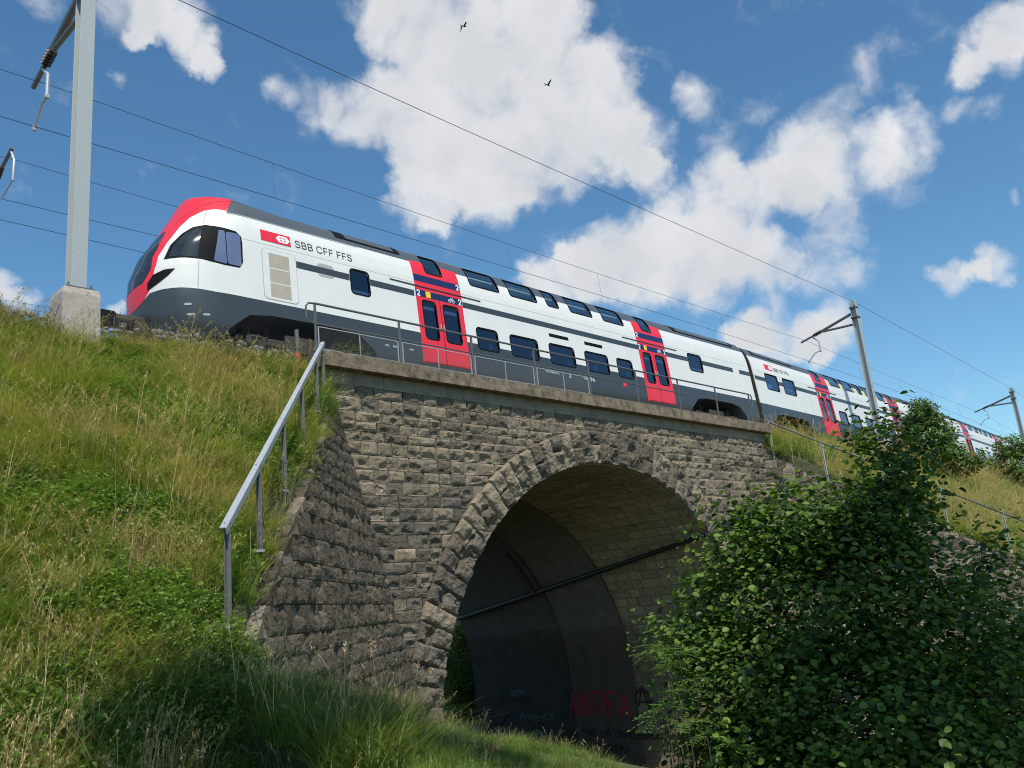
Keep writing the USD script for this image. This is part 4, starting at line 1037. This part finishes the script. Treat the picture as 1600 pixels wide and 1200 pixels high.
# ------------------------------------------------------------ vegetation
def blade(L, w, lean, az, curl, n=4, flat=0.0):
    """A tapering grass blade from the origin."""
    t = np.linspace(0, 1, n + 1); r = L * (lean * t + curl * t ** 2.2); z = L * np.sqrt(np.maximum(0, 1 - (lean * .6 + curl * .5) ** 2)) * t * (1 - .45 * curl * t)
    d = np.array([math.cos(az), math.sin(az)]); s = np.array([-d[1], d[0]])
    c = np.c_[r[:, None] * d, z]; ww = w * (1 - t ** 1.6) * .5 + .0006
    V = np.vstack([np.c_[c[:, :2] + ww[:, None] * s, c[:, 2]], np.c_[c[:, :2] - ww[:, None] * s, c[:, 2]]])
    Fc = []
    for i in range(n): Fc += [(i, i + 1, i + n + 1), (i + 1, i + n + 2, i + n + 1)]
    return V, np.array(Fc)


def tuft(seed, nb, L, w, spread, lean=(.15, .6), curl=(.1, .6)):
    r = random.Random(seed); out = []
    for _ in range(nb):
        v, f = blade(r.uniform(*L), r.uniform(*w), r.uniform(*lean), r.uniform(0, 6.283), r.uniform(*curl))
        a, q = r.uniform(0, 6.283), spread * math.sqrt(r.random()); out.append((v + [q * math.cos(a), q * math.sin(a), 0], f))
    return cat(out)


def seed_heads(seed, n, L, spread, big=1.0):
    """Stems that end in loose drooping panicles."""
    r = random.Random(seed); out = []
    for _ in range(n):
        l = r.uniform(*L); az = r.uniform(0, 6.283); lean = r.uniform(.05, .35); cu = r.uniform(.1, .5)
        v, f = blade(l, .0055, lean, az, cu, 5); a, q = r.uniform(0, 6.283), spread * math.sqrt(r.random()); o = np.array([q * math.cos(a), q * math.sin(a), 0])
        mid = (v[:6] + v[6:]) / 2; out.append((v + o, f))
        for k in range(int(16 * big)):
            t = r.uniform(.72, 1.0); p = mid[4] * (1 - (t - .72) / .28) + mid[5] * ((t - .72) / .28)
            d = np.array([r.gauss(0, 1), r.gauss(0, 1), r.gauss(.2, .8)]); d /= np.linalg.norm(d); p2 = p + d * r.uniform(.012, .034) * big
            s = np.cross(d, [0.3, .2, 1]); s = s / np.linalg.norm(s) * r.uniform(.003, .006)
            out.append((np.array([p - s * .3, p + s, p2, p2 - s]) + o, np.array([(0, 1, 2), (0, 2, 3)])))
    return cat(out)


def leaf_shape(l, w, fold=.25):
    """A pointed oval leaf of six outline points, folded along its rib."""
    x = np.array([0, .25, .6, 1.0]); y = np.array([0, .8, .9, 0]) * w / 2
    V = [(0, 0, 0), (l, 0, -.12 * l)] + [(a * l, b, fold * b - .12 * l * a * a) for a, b in ((.22, .40 * w), (.55, .5 * w), (.84, .28 * w))] + [(a * l, -b, fold * b - .12 * l * a * a) for a, b in ((.22, .40 * w), (.55, .5 * w), (.84, .28 * w))]
    return np.array(V, float), np.array([(0, 1, 4), (0, 4, 3), (0, 3, 2), (0, 7, 1), (0, 6, 7), (0, 5, 6)])


def leaves(P, sizes, r, ratio=.75, tilt=.6, outward=None, shape=None):
    """One mesh of leaves at the points P, faces roughly skyward and outward."""
    n = len(P); V0, F0 = leaf_shape(1.0, ratio) if shape is None else shape
    az = r.random(n) * 2 * np.pi
    nrm = np.c_[r.normal(0, tilt, n), r.normal(0, tilt, n), np.ones(n)]
    if outward is not None: nrm += outward
    nrm /= np.linalg.norm(nrm, axis=1, keepdims=True)
    d = np.c_[np.cos(az), np.sin(az), r.normal(-.25, .3, n)]; d -= nrm * (d * nrm).sum(1, keepdims=True); d /= np.linalg.norm(d, axis=1, keepdims=True)
    s = np.cross(nrm, d)
    V = P[:, None, :] + (V0[None, :, 0, None] * d[:, None, :] + V0[None, :, 1, None] * s[:, None, :] + V0[None, :, 2, None] * nrm[:, None, :]) * np.asarray(sizes)[:, None, None]
    Fc = (F0[None] + (np.arange(n) * len(V0))[:, None, None]).reshape(-1, 3)
    return (V.reshape(-1, 3), Fc)


def weed(seed, n, hgt, spread, size):
    r = np.random.default_rng(seed); out = []
    m = 5; P = []
    for k in range(m):
        a, q = r.random() * 6.283, spread * math.sqrt(r.random()); top = np.array([q * math.cos(a) * 1.3, q * math.sin(a) * 1.3, hgt * r.uniform(.6, 1)])
        b = np.array([q * math.cos(a) * .5, q * math.sin(a) * .5, 0]); out.append(tube([b, (b + top) / 2 + r.normal(0, .01, 3), top], .0022, 3, False))
        t = r.random(n // m) ** .7; P.append(b + (top - b) * t[:, None] + r.normal(0, size * .8, (n // m, 3)))
    P = np.vstack(P); out.append(leaves(P, r.uniform(.6, 1.1, len(P)) * size, r, .6, .5)); return cat(out)


GR = dict(green=leaf_mat('grass_green', (0.20, 0.235, 0.05), (0.31, 0.33, 0.085), (0.43, 0.36, 0.14), .40, .5, .8),
          lush=leaf_mat('grass_lush', (0.09, 0.16, 0.026), (0.155, 0.23, 0.042), (0.21, 0.235, 0.06), .40, .5, .7),
          straw=leaf_mat('grass_straw', (0.50, 0.40, 0.20), (0.64, 0.52, 0.29), (0.46, 0.31, 0.17), .25, .7, 1.2),
          weed=leaf_mat('weed_leaf', (0.11, 0.21, 0.03), (0.19, 0.30, 0.052), (0.15, 0.21, 0.04), .38, .45, .9),
          dark=leaf_mat('weed_dark', (0.10, 0.09, 0.045), (0.26, 0.20, 0.10), None, .2, .6))
KINDS = {  # name: (sub-plants per patch, maker, material)
    'short': (9, lambda k: tuft(k, 32, (.16, .34), (.004, .009), .10, (.15, .8), (.1, .8)), 'green'), 'long': (8, lambda k: tuft(k, 32, (.22, .5), (.004, .009), .12, (.3, .95), (.3, .9)), 'green'),
    'lush': (8, lambda k: tuft(k, 32, (.22, .52), (.005, .011), .12, (.2, .8), (.2, .9)), 'lush'), 'dry': (5, lambda k: tuft(k, 24, (.25, .6), (.003, .006), .13, (.2, .9), (.2, .8)), 'straw'),
    'heads': (3, lambda k: seed_heads(k, 8, (.4, .7), .14), 'straw'), 'plume': (3, lambda k: seed_heads(k, 6, (.6, 1.0), .15, 1.3), 'straw'),
    'weed': (7, lambda k: weed(k, 60, .25, .13, .056), 'weed'), 'herb': (6, lambda k: weed(k, 80, .32, .15, .040), 'weed'), 'stalk': (3, lambda k: seed_heads(k, 6, (.45, .85), .13, 1.4), 'dark')}
PATCH_R = .30


def patch(kind, slope, variant):
    n, make, m = KINDS[kind]; r = random.Random(sum(map(ord, kind)) * 31 + variant * 7); out = []
    for k in range(n):
        v, f = make(r.randrange(10 ** 6)); a, q = r.uniform(0, 6.283), PATCH_R * math.sqrt(r.random()); ox, oy = q * math.cos(a), q * math.sin(a)
        sc = r.uniform(.8, 1.2); v = v * sc
        if slope: v = v + np.array([0, -.06, 0]) * v[:, 2:]          # leans a little downhill
        out.append((v + [ox, oy, oy * slope], f))
    return cat(out), GR[m]


def scatter(name, label, pts, kinds, scales, seed, slope=0.0):
    """One point instancer of plant patches."""
    pi = UsdGeom.PointInstancer.Define(stage, path_of(None, name)); r = np.random.default_rng(seed)
    vs = r.integers(0, 2, len(pts)); keys = [(k, int(v)) for k, v in zip(kinds, vs)]; ks = sorted(set(keys)); tg = []
    for i, (k, v) in enumerate(ks):
        m_, mt = patch(k, slope, v); tg.append(usdkit.mesh(stage, f'{pi.GetPath()}/patch_{i:03d}' if i else f'{pi.GetPath()}/patch', m_, mt).GetPath())
    pi.CreatePrototypesRel().SetTargets(tg); n = len(pts)
    az = r.uniform(-22, 22, n) if slope else r.uniform(0, 360, n); Q = []
    for i in range(n):
        qq = Gf.Rotation(Gf.Vec3d(0, 0, 1), float(az[i])).GetQuat(); im = qq.GetImaginary(); Q.append(Gf.Quath(float(qq.GetReal()), float(im[0]), float(im[1]), float(im[2])))
    pi.CreatePositionsAttr(Vt.Vec3fArray.FromNumpy(np.asarray(pts, np.float32))); pi.CreateProtoIndicesAttr(Vt.IntArray([ks.index(k) for k in keys]))
    pi.CreateOrientationsAttr(Vt.QuathArray(Q)); pi.CreateScalesAttr(Vt.Vec3fArray.FromNumpy(np.repeat(np.asarray(scales, np.float32)[:, None], 3, 1)))
    tag(pi, label, 'grass', None, 'stuff')


def inside_view(P, margin=450):
    d = P @ fw; u = 800 + F_PX * (P @ r2) / np.maximum(d, .1); v = 600 - F_PX * (P @ u2) / np.maximum(d, .1)
    return (d > .8) & (u > -margin) & (u < 1600 + margin) & (v > -margin) & (v < 1200 + margin * 2.5)


def grow(seed, n, x0, x1, y0, y1, keep):
    r = np.random.default_rng(seed); x, y = r.uniform(x0, x1, n), r.uniform(y0, y1, n)
    z = height(x, y); P = np.c_[x, y, z - .02]; k = keep(x, y, z) & inside_view(P + [0, 0, .2]); return P[k], r


def q_left(x, y): return (x - WL0[0]) * WLN[0] + (y - WL0[1]) * WLN[1]
def q_right(x, y): return (x - WR0[0]) * WRN[0] + (y - WR0[1]) * WRN[1]


def field(P, seed, sc, dry=0.0):
    """Which plants grow where: patches of weeds, dry grass and lush grass."""
    r = np.random.default_rng(seed); n1 = meshkit.fbm(P * [.55, .55, .55], 3, 11); n2 = meshkit.fbm(P * [.8, .8, .8] + 31, 3, 12); u = r.random(len(P)); K = []
    for a, b, t in zip(n1, n2, u):
        if a > .50 + dry * .3 and t < .66: K.append('weed' if t < .36 else 'herb')
        elif b > .46 - dry and t < .34 + dry: K.append('heads' if t < .15 + dry * .5 else ('dry' if t < .24 + dry * .8 else 'plume'))
        elif t > .95: K.append('plume')
        elif t > .89: K.append('dry')
        else: K.append(str(r.choice(['short', 'long', 'lush', 'herb', 'short', 'weed'])))
    return K, r.uniform(.75, 1.2, len(P)) * sc


P, _ = grow(21, 8400, -15, 10.2, 5.0, 15.7, lambda x, y, z: (q_left(x, y) < -.08) | ((y < 9.0) & (q_left(x, y) < .4)))
K, s = field(P, 22, 1.0, .05); scatter('slope_grass', 'tall mixed green and straw coloured grass on the left embankment', P, K, s, 23, .81)
# along the foot of the left wing wall and over the near ground
P, _ = grow(31, 4600, -3, 13.5, 1.2, 15.0, lambda x, y, z: (q_left(x, y) > .35) & ((x < 7.7 + .55 * np.maximum(0, y - 6.5)) | ((x < 9.6) & (y < 8.6))) & (y < 14.8))
far = P[:, 1] > 8.5
foot = P[:, 0] * nL[0] + P[:, 1] * nL[1] + P[:, 2] * nL[2] > ptL(0, 0) @ nL + .12
P, far = P[foot], far[foot]
P = P[(P @ r2) / (P @ fw) * F_PX + 800 < 1080]; far = P[:, 1] > 8.5
K, s = field(P, 32, 1.0); uu = (P @ r2) / (P @ fw) * F_PX + 800; K = [(('lush', 'herb', 'lush', 'lush', 'stalk')[j % 5] if k in ('weed', 'lush', 'short') else (k if k in ('heads', 'plume') and j % 2 == 0 else 'lush')) for j, k in enumerate(K)]; uu = (P @ r2) / (P @ fw) * F_PX + 800; s = s * np.where(P[:, 1] > 8.5, .75, 1.0) * np.where(uu > 620, .5, 1.0) * np.where(uu > 760, .85, 1.0)
scatter('meadow_grass', 'tall shaded grass with seed heads in the foreground below the arch', P, K, s, 33)
P, _ = grow(41, 5200, 28, 75, 2, 19, lambda x, y, z: (q_right(x, y) < -.1) & (y - curve(x) < 15.9))
K, s = field(P, 42, 1.5, .16); scatter('slope_grass', 'yellowish dry grass on the embankment right of the bridge', P, K, s, 43, .81)
# crest weeds before the train and along the ballast
r = np.random.default_rng(51); n = 620; x = np.r_[r.uniform(-3, 9.7, n), r.uniform(29.9, 60, 110)]; y = np.r_[r.uniform(15.15, 15.66, n), r.uniform(15.2, 15.9, 110)]; y = y + curve(x)
P = np.c_[x, y, np.minimum(bank(x, y), 5.5) - .03]; n_ = len(P)
K = [str(r.choice(['stalk', 'heads', 'short', 'stalk', 'dry', 'lush', 'herb', 'short'])) for _ in P]; scatter('crest_weeds', 'dry brownish weeds and seed heads along the ballast edge', P, K, r.uniform(.55, .95, n_), 52)
# grass hanging over the top of the left wing wall
P = []; r = np.random.default_rng(53)
for k in range(130):
    q = abs(r.normal(0, 1.5)) + .15 if k < 60 else r.uniform(0, 9); P.append(ptL(q, ztL(q), r.uniform(-.5, -.1) if k < 60 else r.uniform(-.6, -.28)) + [0, 0, -.02])
scatter('wall_top_grass', 'fine green grass hanging over the top of the left wing wall', np.array(P), [str(r.choice(['long', 'short', 'lush', 'herb', 'dry', 'short'])) for _ in P], r.uniform(.4, .7, len(P)), 54)


def shrub(name, label, cat_, base, blobs, n, size, mats, seed, ratio=.8, stems=7, group=None, tone=(.6, 1.15), loose=.12, clusters=None, leaf_parts=0, trunk_r=.03):
    """blobs: (centre, radii, weight): foliage is grown as sprays inside them, on stems from the base."""
    t = thing(name, label, cat_, (0, 0, 0), group); r = np.random.default_rng(seed)
    w = np.array([b[2] for b in blobs], float); w /= w.sum(); base = np.array(base, float)
    ns = clusters or max(60, n // 28); cen, outw = [], []
    for k in r.choice(len(blobs), ns, p=w):
        c, rad = np.array(blobs[k][0], float), np.array(blobs[k][1], float); d = r.normal(0, 1, 3); d /= np.linalg.norm(d)
        q = d * r.uniform(.25, 1.0) ** .45; cen.append(c + q * rad); outw.append(d)
    cen, outw = np.array(cen), np.array(outw)
    st = []
    for k in range(stems):
        c, rad = np.array(blobs[k % len(blobs)][0]), np.array(blobs[k % len(blobs)][1]); top = c + r.normal(0, .35, 3) * rad + [0, 0, rad[2] * .5]; b = base + np.r_[r.normal(0, .22, 2), 0]
        m_ = (b + top) / 2 + r.normal(0, .12, 3); pts = np.array([b * (1 - s) ** 2 + 2 * m_ * s * (1 - s) + top * s * s for s in np.linspace(0, 1, 9)]); st.append((pts, k))
    for pts, _ in st: obj('stem', tube(pts, np.linspace(trunk_r, trunk_r * .2, len(pts)), 6), M['bark'], t, 60)
    allp = np.vstack([p for p, _ in st]); tw = []
    P, O = [], []
    per = max(4, n // ns)
    for c, o in zip(cen, outw):
        j = np.argmin(np.linalg.norm(allp - c, axis=1) + .5 * (allp[:, 2] > c[2])); a = allp[j]; L = min(np.linalg.norm(c - a), .55); a = c - (c - a) / (np.linalg.norm(c - a) + 1e-9) * L
        tip = c + (o * .6 + [0, 0, .25]) * loose * 1.6; tw.append(tube([a, (a + c) / 2 + r.normal(0, .02, 3), c, tip], [.006, .005, .004, .002], 3, False))
        s = r.random(per); q = c + (tip - c) * s[:, None] * 1.2 + r.normal(0, loose, (per, 3)) * [1, 1, .7]; P.append(q); O.append(np.repeat(o[None], per, 0))
    obj('twigs', tw, M['bark'], t, kind='stuff')
    P, O = np.vstack(P), np.vstack(O); sz = r.uniform(*tone, len(P)) * size
    m_ = len(mats); sel = r.integers(0, m_, len(P))
    if leaf_parts:
        vis = np.argsort(P @ fw - .2 * sz / size)[:leaf_parts * 3]; vis = r.permutation(vis)[:leaf_parts]; mask = np.ones(len(P), bool); mask[vis] = False
        for i in vis: obj('leaf', leaves(P[i:i + 1], sz[i:i + 1] * 1.25, r, ratio, .55, O[i:i + 1] * .5), mats[sel[i]], t)
        P, O, sz, sel = P[mask], O[mask], sz[mask], sel[mask]
    for k in range(m_):
        q = sel == k; obj('foliage', leaves(P[q], sz[q], r, ratio, .6, O[q] * .5), mats[k], t, kind='stuff')
    return t


LF = dict(hazel=leaf_mat('hazel_leaf', (0.06, 0.115, 0.02), (0.125, 0.195, 0.036), None, .3, .5, 1, .22), hazel2=leaf_mat('hazel_leaf_light', (0.13, 0.22, 0.04), (0.21, 0.29, 0.055), None, .4, .5, 1, .25),
          ash=leaf_mat('ash_leaf', (0.10, 0.19, 0.035), (0.16, 0.25, 0.05), None, .4, .4), small=leaf_mat('small_tree_leaf', (0.045, 0.085, 0.018), (0.09, 0.14, 0.03), None, .3, .4, 1, .5), deep=leaf_mat('deep_leaf', (0.025, 0.055, 0.012), (0.05, 0.085, 0.02), None, .3, .45))


def px(u, v, dist):
    """A place seen at a pixel of the photograph, dist metres deep; used once to lay out real plants."""
    return (fw + r2 * (u - 800) / F_PX + u2 * (600 - v) / F_PX) * dist


hb = [(px(1330, 960, 9.2), (.95, .95, .95), 2.2), (px(1205, 950, 9.6), (.72, .8, .78), 1.5), (px(1250, 835, 9.6), (.55, .6, .42), .9), (px(1170, 1100, 9.0), (.68, .7, .6), 1.2), (px(1330, 1120, 8.4), (.9, .9, .8), 1.6), (px(1490, 1030, 9.0), (.8, .8, .75), 1.7), (px(1540, 1150, 8.2), (.8, .8, .7), 1.3),
      (px(1395, 735, 9.6), (.26, .26, .5), .5), (px(1370, 860, 9.4), (.45, .5, .45), .8), (px(1300, 850, 9.6), (.45, .45, .4), .6), (px(1545, 880, 9.7), (.2, .2, .25), .10), (px(1085, 1010, 9.6), (.25, .35, .5), .3), (px(1135, 850, 9.9), (.18, .25, .15), .08),
      (px(1300, 1200, 8.2), (.9, .9, .6), 1.2), (px(1480, 1215, 7.8), (.9, .9, .6), 1.2), (px(1170, 1190, 8.6), (.55, .6, .45), .8), (px(1590, 1060, 9.2), (.5, .6, .6), .6)]
b0 = px(1330, 1200, 9.2); b0[2] = -4.6
shrub('hazel_bush', 'big dense green hazel bush covering the right foot of the arch', 'bush', b0, hb, 46000, .074, [LF['hazel'], LF['hazel'], LF['deep'], LF['hazel2']], 61, .85, 16, leaf_parts=280, loose=.17, clusters=900, tone=(.5, 1.25))
# young ash with feathered leaves
t = thing('ash_sapling', 'pale green ash sapling with feathered leaves at the bush\'s left side', 'sapling'); r = np.random.default_rng(65)
out, tw = [], []
for (u, v, d) in ((1035, 1010, 8.6), (1045, 1040, 8.6), (1022, 1020, 8.7), (1060, 1080, 8.5), (1040, 1105, 8.4), (1075, 1130, 8.3), (1030, 1120, 8.5), (1060, 1020, 8.8), (1085, 1060, 8.6), (1105, 1150, 8.1), (1150, 1165, 8.0)):
    c = px(u, v, d)
    for k in range(7):
        az = r.uniform(0, 6.283); L = r.uniform(.18, .30); dr = np.array([math.cos(az), math.sin(az), r.uniform(-.25, .35)]); pts = [c + dr * L * s - np.array([0, 0, .25 * L * s * s]) for s in np.linspace(0, 1, 7)]
        tw.append(tube(pts, .002, 3, False)); side = np.cross(dr, [0, 0, 1]); side /= np.linalg.norm(side); V0, F0 = leaf_shape(1, .32)
        for p in pts[1:]:
            for s_ in (1, -1):
                ax_ = side * s_ * .9 + dr * .45; ax_ /= np.linalg.norm(ax_); nn = np.array([0, 0, 1.]) + r.normal(0, .2, 3); nn -= ax_ * (nn @ ax_); nn /= np.linalg.norm(nn); q = np.cross(nn, ax_)
                out.append((p + (V0[:, :1] * ax_ + V0[:, 1:2] * q + V0[:, 2:] * nn) * r.uniform(.05, .075), F0))
        if k == 0: tw.append(tube([c + [0, 0, -2.4 - c[2] * 0], c + [.05, 0, -1], c], [.012, .009, .004], 5))
obj('foliage', out, LF['ash'], t, kind='stuff'); obj('twigs', tw, M['bark'], t, kind='stuff')
# small trees on the right slope
def zb(x, y): return float(height(np.array([x]), np.array([y]))[0])


for (u, v, dd, h_, w_, lab, sd, nn) in ((1450, 685, 44, 1.7, 1.35, 'slender young tree on the slope before the third carriage', 71, 11000), (1590, 728, 56, 1.6, 2.2, 'dark shrub on the slope at the right edge', 72, 14000)):
    c = px(u, v, dd); zg = zb(c[0], c[1])
    bl = [(c, (w_ * .9, w_ * .9, h_ * .7), 1.3), (c + [0, 0, -h_ * .55], (w_ * 1.1, w_ * 1.1, h_ * .45), 1.2), (c + [0, 0, h_ * .7], (w_ * .5, w_ * .5, h_ * .45), .5), (c + r2 * w_ * .9 + [0, 0, -h_ * .7], (w_ * .8, w_ * .8, h_ * .4), .7)]
    shrub('young_tree', lab, 'tree', (c[0], c[1], zg - .1), bl, nn, .17, [LF['small'], LF['small'], LF['hazel2']], sd, .6, 8, group='young trees on the right slope', loose=.16)
# shade tree cover behind the passage
x, y = 28.6, 31.6
shrub('path_shrub', 'leafy green shrub glimpsed through the far end of the arch', 'bush', (x, y, -6), [((x - .6, y, -4.4), (1.6, 1.0, 1.8), 1), ((x + .3, y + .6, -2), (1.6, 1.2, 1.6), 1)], 12000, .12, [LF['hazel2'], LF['small']], 75, .7, 6, loose=.2)
# trailing plants
for (x, y, z, n_, lab, sd) in ((11.0, 15.0, 5.72, 260, 'small light green creeper behind the mesh at the left end of the railing', 81), ):
    shrub('creeper', lab, 'plant', (x, y + .15, z), [((x, y + .12, z + .13), (.55, .12, .16), 1)], n_, .05, [LF['ash'], LF['hazel2']], sd, .6, 4, loose=.05, trunk_r=.006)
# trees behind the viewer whose shade falls on the foreground
shrub('shade_tree', 'tree beside the path behind the viewer at the left', 'tree', (-1.2, -1.6, -1.7), [((2.2, 3.55, 6.7), (1.0, .75, .8), 1), ((1.2, 2.6, 7.6), (1.3, 1.1, 1.0), .9), ((-.2, .8, 7.4), (1.4, 1.4, 1.2), 1)] + [(c, (.6, .5, .45), .55) for c in ((1.86, 3.83, 6.73), (1.33, 3.63, 6.55), (2.28, 3.61, 6.56), (2.79, 3.31, 6.31), (2.2, 3.2, 6.3), (3.4, 3.35, 6.25), (4.1, 2.8, 6.05))], 15000, .12, [LF['deep'], LF['small']], 91, .7, 6, group='trees behind the viewer', loose=.2, trunk_r=.11)
shrub('shade_tree', 'tree beside the path behind the viewer at the right', 'tree', (6.6, -2.6, -1.7), [((7.55, -1.2, 6.8), (1.2, 1.2, 1.1), 1.4), ((7.3, -.45, 5.7), (.8, .8, .6), .6), ((8.3, -2.1, 7.2), (1.3, 1.3, 1.2), 1.2)] + [(c, (.75, .75, .6), .55) for c in ((7.76, -.71, 7.8), (7.47, -.93, 6.79), (6.9, -.40, 6.55), (6.25, -.25, 6.05), (6.47, -1.08, 6.02), (5.75, .0, 5.94), (7.8, -1.39, 7.06), (6.4, -.6, 5.4))], 22000, .13, [LF['deep'], LF['small']], 92, .7, 6, group='trees behind the viewer', loose=.2, trunk_r=.11)

# ------------------------------------------------------------ birds
def bird(label, pos, head, spread, droop, s):
    t = thing('bird', label, 'bird', group='birds in the sky'); f_ = np.array(head, float); f_ /= np.linalg.norm(f_); w = np.cross(f_, [0, 0, 1]); w /= np.linalg.norm(w); u = np.cross(w, f_); p = np.array(pos)
    L = lambda a, b, c: p + s * (f_ * a + w * b + u * c)
    pts = [L(.11, 0, .0), L(.08, 0, .005), L(.04, 0, 0), L(-.04, 0, 0), L(-.1, 0, .005), L(-.18, 0, .01)]
    obj('body', tube(pts, [.004 * s, .02 * s, .028 * s, .024 * s, .012 * s, .02 * s], 8), M['feather'], t, 60)
    for sg in (1, -1):
        q = [L(.05, sg * .02, .01), L(.06, sg * .14, spread), L(.0, sg * .30, droop), L(-.02, sg * .16, spread - .01), L(-.04, sg * .02, .008)]
        b = [x_ - u * .006 * s for x_ in q]
        V = np.array(q + b); Fc = [(0, 1, 4), (1, 3, 4), (1, 2, 3), (5, 9, 6), (6, 9, 8), (6, 8, 7)] + [t_ for k in range(5) for t_ in ((k, k + 5, (k + 1) % 5), ((k + 1) % 5, k + 5, (k + 1) % 5 + 5))]
        obj('wing', (V, np.array(Fc)), M['feather'], t)


bird('small dark bird high in the large cloud, upper of two', px(725, 41, 34), (.85, -.1, .15), .10, -.10, 1.0)
bird('small dark bird before the large cloud, lower of two', px(856, 133, 38), (.9, -.2, -.1), .13, .16, 1.0)
